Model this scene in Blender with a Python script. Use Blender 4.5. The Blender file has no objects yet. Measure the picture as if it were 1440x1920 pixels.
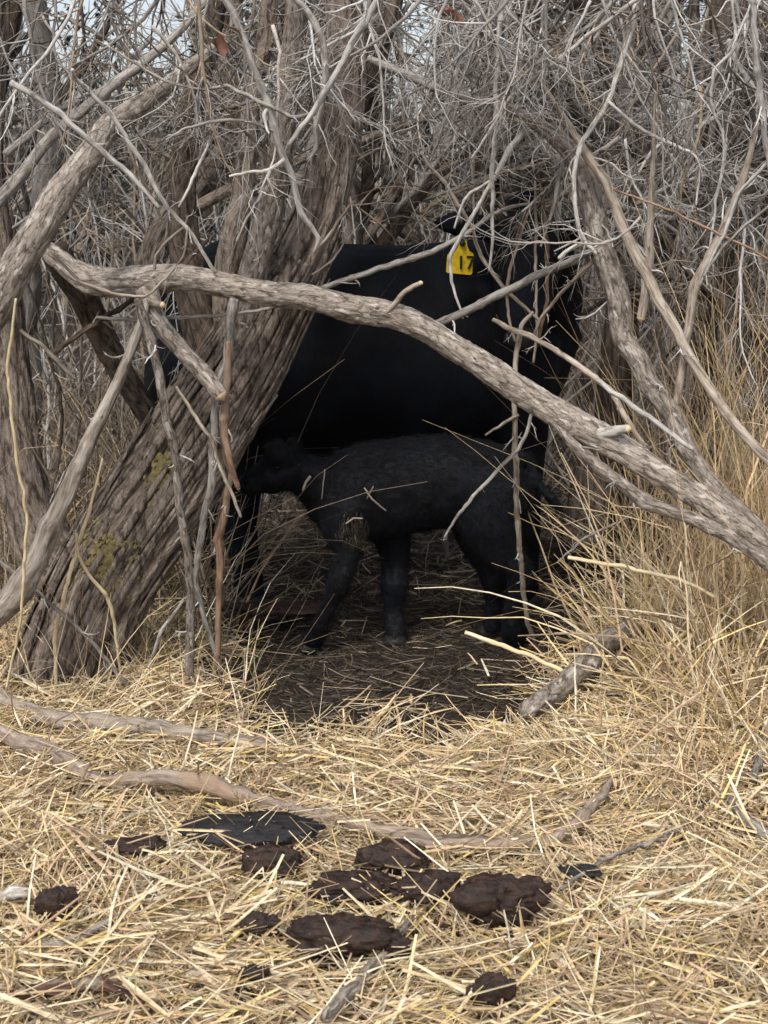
import bpy, math, random
import numpy as np
from mathutils import Vector
random.seed(7)
rng = np.random.default_rng(11)
S = bpy.context.scene

# ------------------------------------------------------------------ camera
F = 2637.0                      # focal length in photograph pixels (1440 x 1920)
CH = 1.4
PITCH = math.atan(576 / F)
cd = bpy.data.cameras.new('camera')
cam = bpy.data.objects.new('camera', cd)
S.collection.objects.link(cam)
cam.location = (0, 0, CH)
cam.rotation_euler = (math.pi / 2 - PITCH, 0, 0)
cd.sensor_fit = 'VERTICAL'
cd.sensor_height = 24
cd.lens = 24 * F / 1920
cd.clip_start = 0.05
cd.clip_end = 400
cd.dof.use_dof = True
cd.dof.focus_distance = 4.2
cd.dof.aperture_fstop = cd.lens / 4.5
S.camera = cam

# ------------------------------------------------------------------ light
SUN_EL, SUN_AZ = math.radians(52), math.radians(200)      # azimuth measured from +Y clockwise
w = bpy.data.worlds.new('World'); S.world = w; w.use_nodes = True
nt = w.node_tree; nt.nodes.clear()
out = nt.nodes.new('ShaderNodeOutputWorld'); bg = nt.nodes.new('ShaderNodeBackground')
sky = nt.nodes.new('ShaderNodeTexSky'); sky.sky_type = 'NISHITA'; sky.sun_disc = False
sky.sun_elevation = SUN_EL; sky.sun_rotation = SUN_AZ; sky.air_density = 1.0; sky.dust_density = 3.0
hs = nt.nodes.new('ShaderNodeHueSaturation'); hs.inputs['Saturation'].default_value = 0.50
nt.links.new(sky.outputs[0], hs.inputs['Color']); nt.links.new(hs.outputs[0], bg.inputs['Color'])
bg.inputs['Strength'].default_value = 0.13
nt.links.new(bg.outputs[0], out.inputs[0])
sl = bpy.data.lights.new('sun', 'SUN'); sl.energy = 1.5; sl.angle = math.radians(16); sl.color = (1, .96, .90)
sun = bpy.data.objects.new('sun', sl); S.collection.objects.link(sun)
sd = Vector((math.sin(SUN_AZ) * math.cos(SUN_EL), math.cos(SUN_AZ) * math.cos(SUN_EL), math.sin(SUN_EL)))
sun.rotation_euler = (-sd).to_track_quat('-Z', 'Y').to_euler()
S.view_settings.view_transform = 'Standard'; S.view_settings.look = 'None'
S.view_settings.exposure = 0.68; S.view_settings.gamma = 1
S.view_settings.use_curve_mapping = False
S.render.engine = 'CYCLES'
S.cycles.max_bounces = 5; S.cycles.diffuse_bounces = 3; S.cycles.glossy_bounces = 2

# ------------------------------------------------------------------ pixel -> place
def ray(px, py):
    cx = (px - 720) / F; cy = (960 - py) / F
    return np.array([cx, math.cos(PITCH) + math.sin(PITCH) * cy, -math.sin(PITCH) + math.cos(PITCH) * cy])
def at(px, py, Y):
    r = ray(px, py); t = Y / r[1]
    return np.array([r[0] * t, Y, CH + r[2] * t])
def gnd(px, py, z=0.0):
    r = ray(px, py); t = (CH - z) / -r[2]
    p = np.array([r[0] * t, r[1] * t, z]); p[2] = z + float(terrain(p[0], p[1])); return p

# ------------------------------------------------------------------ noise
def _h(i, j, k):
    n = (i * 374761393 + j * 668265263 + k * 2147483647) & 0xffffffff
    n = ((n ^ (n >> 13)) * 1274126177) & 0xffffffff
    return ((n ^ (n >> 16)) & 0xffff) / 65535.0
def vnoise(x, y, z=0.0):
    x, y, z = np.broadcast_arrays(np.asarray(x, float), np.asarray(y, float), np.asarray(z, float))
    xi, yi, zi = np.floor(x), np.floor(y), np.floor(z)
    fx, fy, fz = x - xi, y - yi, z - zi
    fx, fy, fz = [f * f * (3 - 2 * f) for f in (fx, fy, fz)]
    xi, yi, zi = [a.astype(np.int64) for a in (xi, yi, zi)]
    r = 0
    for a in (0, 1):
        for b in (0, 1):
            for c in (0, 1):
                r = r + _h(xi + a, yi + b, zi + c) * (fx if a else 1 - fx) * (fy if b else 1 - fy) * (fz if c else 1 - fz)
    return r
def fbm(x, y, z=0.0, o=4):
    s = 0; a = 0.5; t = 0
    for i in range(o):
        s = s + a * vnoise(np.asarray(x) * 2 ** i + 17 * i, np.asarray(y) * 2 ** i, np.asarray(z) * 2 ** i); t += a; a *= .5
    return s / t
def sstep(a, b, x):
    t = np.clip((x - a) / (b - a), 0, 1); return t * t * (3 - 2 * t)
def terrain(x, y):
    x = np.asarray(x, float); y = np.asarray(y, float)
    near = 1 - sstep(6, 9, y)
    z = (fbm(x * 2.1, y * 2.1, 3.3) - .5) * .07 * near + (fbm(x * 9, y * 9, 1.3) - .5) * .02 * near
    z = z + .05 * sstep(.45, 1.0, x) * sstep(3.2, 4.0, y) * (1 - sstep(6, 8, y))
    z = z + sstep(8.5, 30, y) * 2.3 + (fbm(x * .35, y * .35, 8.) - .5) * sstep(7, 14, y) * .8
    return z

# ------------------------------------------------------------------ mesh helpers
def raw_mesh(name, V, Fc, mats, attrs=None, smooth=True, midx=None):
    """V (n,3); Fc (m,k) array with one face size, or a list of such arrays"""
    me = bpy.data.meshes.new(name)
    if not isinstance(Fc, list): Fc = [Fc]
    Fc = [np.asarray(f, np.int32) for f in Fc if len(f)]
    me.vertices.add(len(V)); me.vertices.foreach_set('co', np.asarray(V, np.float32).ravel())
    loops = np.concatenate([f.ravel() for f in Fc])
    sizes = np.concatenate([np.full(len(f), f.shape[1], np.int32) for f in Fc])
    starts = np.concatenate([[0], np.cumsum(sizes)[:-1]]).astype(np.int32)
    me.loops.add(len(loops)); me.loops.foreach_set('vertex_index', loops)
    me.polygons.add(len(sizes)); me.polygons.foreach_set('loop_start', starts)
    me.polygons.foreach_set('loop_total', sizes)
    me.polygons.foreach_set('use_smooth', np.full(len(sizes), smooth))
    if midx is not None: me.polygons.foreach_set('material_index', np.asarray(midx, np.int32))
    for k, v in (attrs or {}).items():
        v = np.asarray(v, np.float32)
        if v.ndim == 1: a = me.attributes.new(k, 'FLOAT', 'POINT'); a.data.foreach_set('value', v)
        elif v.shape[1] == 3: a = me.attributes.new(k, 'FLOAT_VECTOR', 'POINT'); a.data.foreach_set('vector', v.ravel())
        else: a = me.attributes.new(k, 'FLOAT_COLOR', 'POINT'); a.data.foreach_set('color', v.ravel())
    for m in (mats if isinstance(mats, (list, tuple)) else [mats]): me.materials.append(m)
    me.update(calc_edges=True); me.validate()
    return me
def link(name, me, parent=None, kind=None):
    o = bpy.data.objects.new(name, me); S.collection.objects.link(o)
    if parent is not None:
        o.parent = parent
        if parent.type == 'EMPTY' or True:
            o.matrix_parent_inverse = parent.matrix_basis.inverted()
    if kind: o['kind'] = kind
    return o
def thing(name, label, cat, group=None, me=None, loc=None):
    o = bpy.data.objects.new(name, me); S.collection.objects.link(o)
    if loc is not None: o.location = loc
    o['label'] = label; o['category'] = cat
    if group: o['group'] = group
    return o

def spline(pts, rad, n):
    P = np.asarray(pts, float); R = np.asarray(rad, float)
    if len(P) == 2: P = np.array([P[0], (P[0] + P[1]) / 2, P[1]]); R = np.array([R[0], R[0] / 2 + R[1] / 2, R[1]])
    Q = np.vstack([2 * P[0] - P[1], P, 2 * P[-1] - P[-2]])
    seg = np.linalg.norm(np.diff(P, axis=0), axis=1); cum = np.concatenate([[0], np.cumsum(seg)])
    u = np.linspace(0, cum[-1], n); i = np.clip(np.searchsorted(cum, u, 'right') - 1, 0, len(seg) - 1)
    t = ((u - cum[i]) / np.maximum(seg[i], 1e-9))[:, None]
    p0, p1, p2, p3 = Q[i], Q[i + 1], Q[i + 2], Q[i + 3]
    out = .5 * ((2 * p1) + (-p0 + p2) * t + (2 * p0 - 5 * p1 + 4 * p2 - p3) * t ** 2 + (-p0 + 3 * p1 - 3 * p2 + p3) * t ** 3)
    return out, np.interp(u, cum, R), u
def frames(P):
    """P (N,K,3) -> tangents, two side vectors, parallel transported"""
    T = np.gradient(P, axis=1); T /= np.maximum(np.linalg.norm(T, axis=2, keepdims=True), 1e-9)
    N, K, _ = P.shape
    ref = np.tile(np.array([.31, .22, .92]), (N, 1))
    par = np.abs((T[:, 0] * ref).sum(1)) > .9; ref[par] = (.9, .3, .1)
    A = np.empty_like(P)
    a = ref - (ref * T[:, 0]).sum(1, keepdims=True) * T[:, 0]; a /= np.linalg.norm(a, axis=1, keepdims=True); A[:, 0] = a
    for k in range(1, K):
        a = a - (a * T[:, k]).sum(1, keepdims=True) * T[:, k]; a /= np.maximum(np.linalg.norm(a, axis=1, keepdims=True), 1e-9); A[:, k] = a
    return T, A, np.cross(T, A)
def tube_arrays(P, R, sides, col=None):
    N, K, _ = P.shape
    T, A, B = frames(P)
    th = np.arange(sides) * 2 * math.pi / sides
    c, s = np.cos(th), np.sin(th)
    V = P[:, :, None] + R[:, :, None, None] * (A[:, :, None] * c[None, None, :, None] + B[:, :, None] * s[None, None, :, None])
    idx = np.arange(N * K * sides).reshape(N, K, sides)
    a = idx[:, :-1]; b = idx[:, 1:]
    F4 = np.stack([a, np.roll(a, -1, 2), np.roll(b, -1, 2), b], -1).reshape(-1, 4)
    caps = np.concatenate([idx[:, 0, ::-1], idx[:, -1]])
    L = np.concatenate([np.zeros((N, 1)), np.cumsum(np.linalg.norm(np.diff(P, axis=1), axis=2), 1)], 1) + rng.random((N, 1)) * 50
    bk = np.stack([R[:, :, None] * c, R[:, :, None] * s, np.broadcast_to(L[:, :, None], (N, K, sides))], -1) + rng.random((N, 1, 1, 3)) * 3 * np.array([1, 1, 0])
    att = {'bk': bk.reshape(-1, 3)}
    att['rnd'] = np.repeat(rng.random(N), K * sides)
    if col is not None: att['col'] = np.repeat(np.c_[col, np.ones(len(col))], K * sides, 0)
    return V.reshape(-1, 3), [F4, caps], att
def tubes_mesh(name, sets, mat, sides=4):
    """sets: list of (P,R[,col]) batches"""
    VV, FF, CC, AA, off = [], [], [], [], 0
    for st in sets:
        P, R = st[0], st[1]; col = st[2] if len(st) > 2 else None; sd = st[3] if len(st) > 3 else sides
        V, (f, cp), att = tube_arrays(P, R, sd, col)
        VV.append(V); FF.append(f + off); CC.append(cp + off); AA.append(att); off += len(V)
    by = {}
    for c in CC: by.setdefault(c.shape[1], []).append(c)
    F_ = [np.concatenate(FF)] if 4 not in by else [np.concatenate(FF + by.pop(4))]
    for k in by: F_.append(np.concatenate(by[k]))
    att = {k: np.concatenate([a[k] for a in AA]) for k in AA[0]}
    return raw_mesh(name, np.concatenate(VV), F_, mat, att)
def ribbon_mesh(name, sets, mat):
    """V-folded strips; sets (P,W,col)"""
    VV, FF, CC, off = [], [], [], 0
    for P, W, col in sets:
        N, K, _ = P.shape
        T, A, B = frames(P)
        ph = rng.random((N, 1, 1)) * 6.28
        D = A * np.cos(ph) + B * np.sin(ph); E = np.cross(T, D)
        w = W[:, :, None]
        V = np.stack([P - D * w - E * w * .45, P, P + D * w - E * w * .45], 2)
        idx = np.arange(N * K * 3).reshape(N, K, 3) + off
        f = np.stack([idx[:, :-1, :-1], idx[:, :-1, 1:], idx[:, 1:, 1:], idx[:, 1:, :-1]], -1).reshape(-1, 4)
        VV.append(V.reshape(-1, 3)); FF.append(f); CC.append(np.repeat(np.c_[col, np.ones(N)], K * 3, 0)); off += N * K * 3
    return raw_mesh(name, np.concatenate(VV), np.concatenate(FF), mat, {'col': np.concatenate(CC)}, smooth=False)

def norm(v): return v / np.maximum(np.linalg.norm(v, axis=-1, keepdims=True), 1e-9)
def grow(start, dirn, length, r0, K=6, wob=.25, grav=0.0, taper=.25, kink=0.0):
    start = np.atleast_2d(start); N = len(start)
    d = norm(np.broadcast_to(dirn, (N, 3)).astype(float)).copy()
    P = np.empty((N, K, 3)); P[:, 0] = start
    step = (np.broadcast_to(length, (N,)) / (K - 1))[:, None]
    bend = rng.normal(size=(N, 3)) * wob * .5
    kk = rng.integers(2, max(K - 1, 3), N)
    for k in range(1, K):
        if kink: d = np.where((kk == k)[:, None], norm(d + rng.normal(size=(N, 3)) * kink), d)
        d = norm(d + rng.normal(size=(N, 3)) * wob * .7 + bend * .4 + np.array([0, 0, -grav]) / K)
        P[:, k] = P[:, k - 1] + d * step
    R = np.broadcast_to(r0, (N,))[:, None] * np.linspace(1, taper, K)[None]
    return P, R
def sprout(P, R, n, length, wob=.3, grav=0., K=6, spread=.9, rf=.55, lo=.15, jit=.5):
    N, Kp, _ = P.shape
    i = rng.integers(0, N, n); u = lo + (1 - lo) * rng.random(n); f = u * (Kp - 1); k = np.minimum(f.astype(int), Kp - 2); t = (f - k)[:, None]
    st = P[i, k] * (1 - t) + P[i, k + 1] * t
    tan = norm(P[i, k + 1] - P[i, k])
    side = norm(np.cross(tan, norm(rng.normal(size=(n, 3)))))
    a = spread * (.5 + rng.random((n, 1)) * .8)
    d = tan * np.cos(a) + side * np.sin(a)
    L = length * (1 - jit + 2 * jit * rng.random(n)) * (1.1 - .5 * u)
    return grow(st, d, L, np.maximum(R[i, k] * rf, .0009), K, wob, grav)

# ------------------------------------------------------------------ materials
def mat(name):
    m = bpy.data.materials.new(name); m.use_nodes = True
    n = m.node_tree; b = n.nodes['Principled BSDF']; b.inputs['Roughness'].default_value = .85
    b.inputs['Specular IOR Level'].default_value = .25
    return m, n, b
def N(n, t, **k):
    x = n.nodes.new('ShaderNode' + t)
    for a, v in k.items():
        if a in x.inputs.keys() if hasattr(x.inputs, 'keys') else False: x.inputs[a].default_value = v
        else: setattr(x, a, v)
    return x
def ramp(n, stops):
    r = n.nodes.new('ShaderNodeValToRGB'); e = r.color_ramp.elements
    while len(e) < len(stops): e.new(.5)
    for q, (p, c) in zip(e, stops): q.position = p; q.color = (*c, 1)
    return r
def bark(name, dark, mid, light, patch=None, scale=45, stretch=.16, bump=.6, patch_lo=.58, patch_scale=9, dist=.012, plate=.8, crack=.12):
    m, n, b = mat(name); L = n.links.new
    at_ = N(n, 'Attribute', attribute_name='bk'); mp = N(n, 'Mapping'); mp.inputs['Scale'].default_value = (1, 1, stretch)
    L(at_.outputs['Vector'], mp.inputs['Vector'])
    no = N(n, 'TexNoise'); no.inputs['Scale'].default_value = scale; no.inputs['Detail'].default_value = 6; no.inputs['Roughness'].default_value = .68; no.inputs['Distortion'].default_value = .6
    L(mp.outputs[0], no.inputs['Vector'])
    # scaly plates: stretched, warped cells with dark cracks between them
    wv = N(n, 'VectorMath', operation='MULTIPLY_ADD'); L(no.outputs['Color'], wv.inputs[0]); wv.inputs[1].default_value = (.02, .02, .02); L(mp.outputs[0], wv.inputs[2])
    vo = N(n, 'TexVoronoi', feature='DISTANCE_TO_EDGE'); vo.inputs['Scale'].default_value = scale * plate; L(wv.outputs[0], vo.inputs['Vector'])
    vr = N(n, 'MapRange'); vr.inputs['From Min'].default_value = 0; vr.inputs['From Max'].default_value = .16; vr.inputs['To Min'].default_value = -crack; vr.inputs['To Max'].default_value = .03; L(vo.outputs['Distance'], vr.inputs[0])
    hgt = N(n, 'Math', operation='ADD'); L(no.outputs['Fac'], hgt.inputs[0]); L(vr.outputs[0], hgt.inputs[1])
    fn = N(n, 'TexNoise'); fn.inputs['Scale'].default_value = scale * 6; fn.inputs['Detail'].default_value = 3; L(mp.outputs[0], fn.inputs['Vector'])
    h2 = N(n, 'Math', operation='MULTIPLY_ADD'); L(fn.outputs['Fac'], h2.inputs[0]); h2.inputs[1].default_value = .34; L(hgt.outputs[0], h2.inputs[2])
    h3 = N(n, 'Math', operation='SUBTRACT'); L(h2.outputs[0], h3.inputs[0]); h3.inputs[1].default_value = .17
    r = ramp(n, [(.30, dark), (.47, mid), (.68, light)]); L(h3.outputs[0], r.inputs[0])
    n2 = N(n, 'TexNoise'); n2.inputs['Scale'].default_value = patch_scale; n2.inputs['Detail'].default_value = 4; n2.inputs['Roughness'].default_value = .6
    mp2 = N(n, 'Mapping'); mp2.inputs['Scale'].default_value = (1, 1, .4); L(at_.outputs['Vector'], mp2.inputs['Vector']); L(mp2.outputs[0], n2.inputs['Vector'])
    mx = N(n, 'Mix', data_type='RGBA'); r2 = ramp(n, [(patch_lo, (0, 0, 0)), (patch_lo + .07, (1, 1, 1))]); L(n2.outputs['Fac'], r2.inputs[0])
    L(r2.outputs[0], mx.inputs[0]); L(r.outputs[0], mx.inputs[6]); mx.inputs[7].default_value = (*(patch or light), 1)
    # slight tint per branch
    rn = N(n, 'Attribute', attribute_name='rnd'); mr = N(n, 'MapRange'); mr.inputs['To Min'].default_value = .72; mr.inputs['To Max'].default_value = 1.2
    L(rn.outputs['Fac'], mr.inputs[0])
    hv = N(n, 'HueSaturation'); L(mr.outputs[0], hv.inputs['Value']); L(mx.outputs[2], hv.inputs['Color'])
    L(hv.outputs[0], b.inputs['Base Color'])
    bp = N(n, 'Bump'); bp.inputs['Strength'].default_value = bump; bp.inputs['Distance'].default_value = dist
    L(h3.outputs[0], bp.inputs['Height']); L(bp.outputs[0], b.inputs['Normal'])
    return m
M = {}
M['trunk'] = bark('furrowed_bark', (.055, .042, .033), (.215, .168, .132), (.37, .31, .255), (.28, .23, .19), 42, .26, 1.0, .60, 14, .03, .6)
M['limb'] = bark('grey_brown_bark', (.08, .064, .052), (.25, .208, .17), (.40, .35, .30), (.48, .43, .375), 75, .3, .7, .56, 60, .014)
M['pale'] = bark('bleached_twig_bark', (.22, .20, .175), (.47, .44, .40), (.62, .59, .54), (.30, .26, .22), 60, .2, .4, .6, 30, .004)
M['grey'] = bark('weathered_grey_bark', (.10, .088, .076), (.25, .228, .20), (.39, .365, .335), (.17, .145, .12), 60, .2, .5, .6, 26, .005)
M['dark'] = bark('dark_brown_bark', (.025, .018, .014), (.085, .062, .047), (.17, .13, .10), (.14, .10, .072), 40, .28, .9, .6, 12, .02)
M['red'] = bark('stripped_orange_wood', (.10, .06, .04), (.235, .145, .095), (.36, .255, .175), (.28, .21, .15), 60, .1, .4, .55, 14, .004)
M['tan'] = bark('tan_stick_bark', (.14, .11, .085), (.32, .265, .21), (.46, .40, .33), (.23, .17, .125), 60, .15, .4, .6, 18, .005)
M['redwood'] = bark('red_brown_rotten_wood', (.05, .03, .022), (.17, .09, .065), (.32, .21, .15), (.36, .30, .23), 60, .14, .9, .55, 22, .008, .5, .1)
M['stalk'] = bark('bright_dry_stalk', (.42, .32, .18), (.60, .48, .29), (.74, .64, .44), (.50, .38, .22), 40, .1, .2, .6, 18, .002, .5, .02)
M['prop'] = bark('bleached_barkless_wood', (.07, .057, .045), (.22, .185, .15), (.40, .36, .31), (.13, .10, .075), 50, .12, .8, .57, 14, .008, .5, .08)
M['wood'] = bark('weathered_fallen_wood', (.08, .058, .045), (.235, .18, .14), (.40, .33, .27), (.28, .20, .14), 55, .16, .9, .58, 10, .008, .5, .05)
M['cut'], n_, b_ = mat('fresh_broken_wood'); b_.inputs['Base Color'].default_value = (.62, .47, .28, 1)
def strand(name, rough=.7, spec=.3, trans=.0):
    m, n, b = mat(name); L = n.links.new
    a = N(n, 'Attribute', attribute_name='col'); g = N(n, 'NewGeometry')
    no = N(n, 'TexNoise'); no.inputs['Scale'].default_value = 60; no.inputs['Detail'].default_value = 2; L(g.outputs['Position'], no.inputs['Vector'])
    mr = N(n, 'MapRange'); mr.inputs['From Min'].default_value = .3; mr.inputs['From Max'].default_value = .7; mr.inputs['To Min'].default_value = .75; mr.inputs['To Max'].default_value = 1.15; L(no.outputs['Fac'], mr.inputs[0])
    hv = N(n, 'HueSaturation'); L(mr.outputs[0], hv.inputs['Value']); L(a.outputs['Color'], hv.inputs['Color']); L(hv.outputs[0], b.inputs['Base Color'])
    b.inputs['Roughness'].default_value = rough; b.inputs['Specular IOR Level'].default_value = spec
    return m
M['straw'] = strand('dry_straw', .55, .4)
M['twig'] = strand('fine_twig_bark', .85, .2)
M['leaf'] = strand('dull_leaf', .7, .3)

def ground_mat():
    m, n, b = mat('earth_and_litter'); L = n.links.new
    g = N(n, 'NewGeometry'); no = N(n, 'TexNoise'); no.inputs['Scale'].default_value = 14; no.inputs['Detail'].default_value = 8; no.inputs['Roughness'].default_value = .7
    L(g.outputs['Position'], no.inputs['Vector'])
    r = ramp(n, [(.35, (.022, .016, .011)), (.55, (.036, .027, .020)), (.7, (.08, .06, .04))]); L(no.outputs['Fac'], r.inputs[0])
    L(r.outputs[0], b.inputs['Base Color']); bp = N(n, 'Bump'); bp.inputs['Distance'].default_value = .02; L(no.outputs['Fac'], bp.inputs['Height']); L(bp.outputs[0], b.inputs['Normal'])
    return m
M['ground'] = ground_mat()
def dung_mat(name, c1, c2, rough):
    m, n, b = mat(name); L = n.links.new
    g = N(n, 'NewGeometry'); no = N(n, 'TexNoise'); no.inputs['Scale'].default_value = 45; no.inputs['Detail'].default_value = 8; no.inputs['Roughness'].default_value = .7
    L(g.outputs['Position'], no.inputs['Vector']); r = ramp(n, [(.35, c1), (.72, c2)]); L(no.outputs['Fac'], r.inputs[0]); L(r.outputs[0], b.inputs['Base Color'])
    bp = N(n, 'Bump'); bp.inputs['Distance'].default_value = .008; bp.inputs['Strength'].default_value = .9; L(no.outputs['Fac'], bp.inputs['Height']); L(bp.outputs[0], b.inputs['Normal'])
    b.inputs['Roughness'].default_value = rough; b.inputs['Specular IOR Level'].default_value = .4
    return m
M['dung'] = dung_mat('dry_brown_dung', (.008, .005, .004), (.062, .030, .018), .5)
M['dungw'] = dung_mat('damp_dark_dung', (.009, .008, .009), (.034, .029, .029), .55)
def coat(name, c1, c2, rough, spec, sheen):
    m, n, b = mat(name); L = n.links.new
    g = N(n, 'NewGeometry'); mp = N(n, 'Mapping'); mp.inputs['Scale'].default_value = (1, 1, .35); L(g.outputs['Position'], mp.inputs['Vector'])
    no = N(n, 'TexNoise'); no.inputs['Scale'].default_value = 90; no.inputs['Detail'].default_value = 6; no.inputs['Roughness'].default_value = .7; L(mp.outputs[0], no.inputs['Vector'])
    n2 = N(n, 'TexNoise'); n2.inputs['Scale'].default_value = 7; n2.inputs['Detail'].default_value = 3; L(g.outputs['Position'], n2.inputs['Vector'])
    r = ramp(n, [(.4, c1), (.7, c2)]); L(n2.outputs['Fac'], r.inputs[0]); L(r.outputs[0], b.inputs['Base Color'])
    bp = N(n, 'Bump'); bp.inputs['Distance'].default_value = .006; bp.inputs['Strength'].default_value = .8; L(no.outputs['Fac'], bp.inputs['Height']); L(bp.outputs[0], b.inputs['Normal'])
    b.inputs['Roughness'].default_value = rough; b.inputs['Specular IOR Level'].default_value = spec
    b.inputs['Sheen Weight'].default_value = sheen; b.inputs['Sheen Tint'].default_value = (.35, .5, .8, 1); b.inputs['Sheen Roughness'].default_value = .5
    return m
M['cow'] = coat('black_cow_coat', (.0010, .0014, .0028), (.0022, .0034, .0070), .65, .15, .005)
def dusty(m, spots):
    n = m.node_tree; b = n.nodes['Principled BSDF']; src = b.inputs['Base Color'].links[0].from_socket; L = n.links.new
    g = N(n, 'NewGeometry'); no = N(n, 'TexNoise'); no.inputs['Scale'].default_value = 28; no.inputs['Detail'].default_value = 5; no.inputs['Roughness'].default_value = .7; L(g.outputs['Position'], no.inputs['Vector'])
    r2 = ramp(n, [(.52, (0, 0, 0)), (.72, (.75, .75, .75))]); L(no.outputs['Fac'], r2.inputs[0]); mx = N(n, 'Mix', data_type='RGBA'); L(r2.outputs[0], mx.inputs[0]); L(src, mx.inputs[6]); mx.inputs[7].default_value = (.019, .017, .016, 1); L(mx.outputs[2], b.inputs['Base Color'])
M['calf'] = coat('black_calf_coat', (.0014, .0021, .0042), (.0045, .0066, .0118), .6, .22, .02)
dusty(M['calf'], 0)
M['hoof'], n_, b_ = mat('dark_hoof'); b_.inputs['Base Color'].default_value = (.02, .017, .015, 1); b_.inputs['Roughness'].default_value = .5
M['eye'], n_, b_ = mat('wet_eye'); b_.inputs['Base Color'].default_value = (.005, .004, .004, 1); b_.inputs['Roughness'].default_value = .12
M['nose'], n_, b_ = mat('wet_nose'); b_.inputs['Base Color'].default_value = (.012, .012, .014, 1); b_.inputs['Roughness'].default_value = .35
def tag_mat():
    m, n, b = mat('worn_yellow_plastic'); L = n.links.new
    g = N(n, 'NewGeometry'); no = N(n, 'TexNoise'); no.inputs['Scale'].default_value = 60; no.inputs['Detail'].default_value = 5; L(g.outputs['Position'], no.inputs['Vector'])
    r = ramp(n, [(.3, (.38, .24, .012)), (.6, (.68, .47, .015))]); L(no.outputs['Fac'], r.inputs[0]); L(r.outputs[0], b.inputs['Base Color']); b.inputs['Roughness'].default_value = .5
    return m
M['tag'] = tag_mat()
M['ink'], n_, b_ = mat('black_ink'); b_.inputs['Base Color'].default_value = (.02, .018, .01, 1)
def lichen_mat():
    m, n, b = mat('yellow_green_lichen'); L = n.links.new
    g = N(n, 'NewGeometry'); no = N(n, 'TexNoise'); no.inputs['Scale'].default_value = 70; no.inputs['Detail'].default_value = 5; L(g.outputs['Position'], no.inputs['Vector'])
    r = ramp(n, [(.35, (.11, .088, .042)), (.65, (.215, .175, .07))]); L(no.outputs['Fac'], r.inputs[0]); L(r.outputs[0], b.inputs['Base Color']); b.inputs['Roughness'].default_value = 1
    bp = N(n, 'Bump'); bp.inputs['Distance'].default_value = .004; L(no.outputs['Fac'], bp.inputs['Height']); L(bp.outputs[0], b.inputs['Normal'])
    return m
M['lichen'] = lichen_mat()

PAL_STRAW = np.array([(.70, .55, .32), (.63, .475, .265), (.52, .38, .21), (.74, .62, .41), (.66, .50, .21), (.39, .28, .17), (.78, .69, .51), (.29, .205, .135), (.56, .39, .25), (.68, .57, .38)])
PAL_DULL = np.array([(.21, .165, .115), (.28, .23, .165), (.14, .11, .08), (.34, .285, .21), (.09, .07, .05), (.25, .20, .15)])
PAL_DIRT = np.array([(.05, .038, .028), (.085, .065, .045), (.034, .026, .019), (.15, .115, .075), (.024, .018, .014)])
PAL_TWIG = np.array([(.20, .175, .155), (.14, .12, .105), (.29, .265, .24), (.07, .055, .044), (.25, .20, .155), (.36, .335, .305), (.36, .28, .19)])
PAL_GREY = np.array([(.46, .44, .41), (.56, .54, .51), (.34, .32, .30), (.44, .395, .35), (.26, .24, .215)])
def pick(pal, n, j=.12, p=None):
    c = pal[rng.choice(len(pal), n, p=p)]; return np.clip(c * (1 + j * rng.normal(size=(n, 1))), .01, .9)

# ------------------------------------------------------------------ ground
xs = np.concatenate([-np.geomspace(160, 4.2, 22), np.linspace(-4, 4, 180), np.geomspace(4.2, 160, 22)])
ys = np.concatenate([np.linspace(-60, .6, 14), np.linspace(1, 9, 190), np.geomspace(9.3, 260, 50)])
X, Y = np.meshgrid(xs, ys)
Z = terrain(X, Y)
idx = np.arange(X.size).reshape(X.shape)
Fq = np.stack([idx[:-1, :-1], idx[:-1, 1:], idx[1:, 1:], idx[1:, :-1]], -1).reshape(-1, 4)
g = link('ground', raw_mesh('ground', np.stack([X, Y, Z], -1).reshape(-1, 3), Fq, M['ground']), kind='structure')

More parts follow.
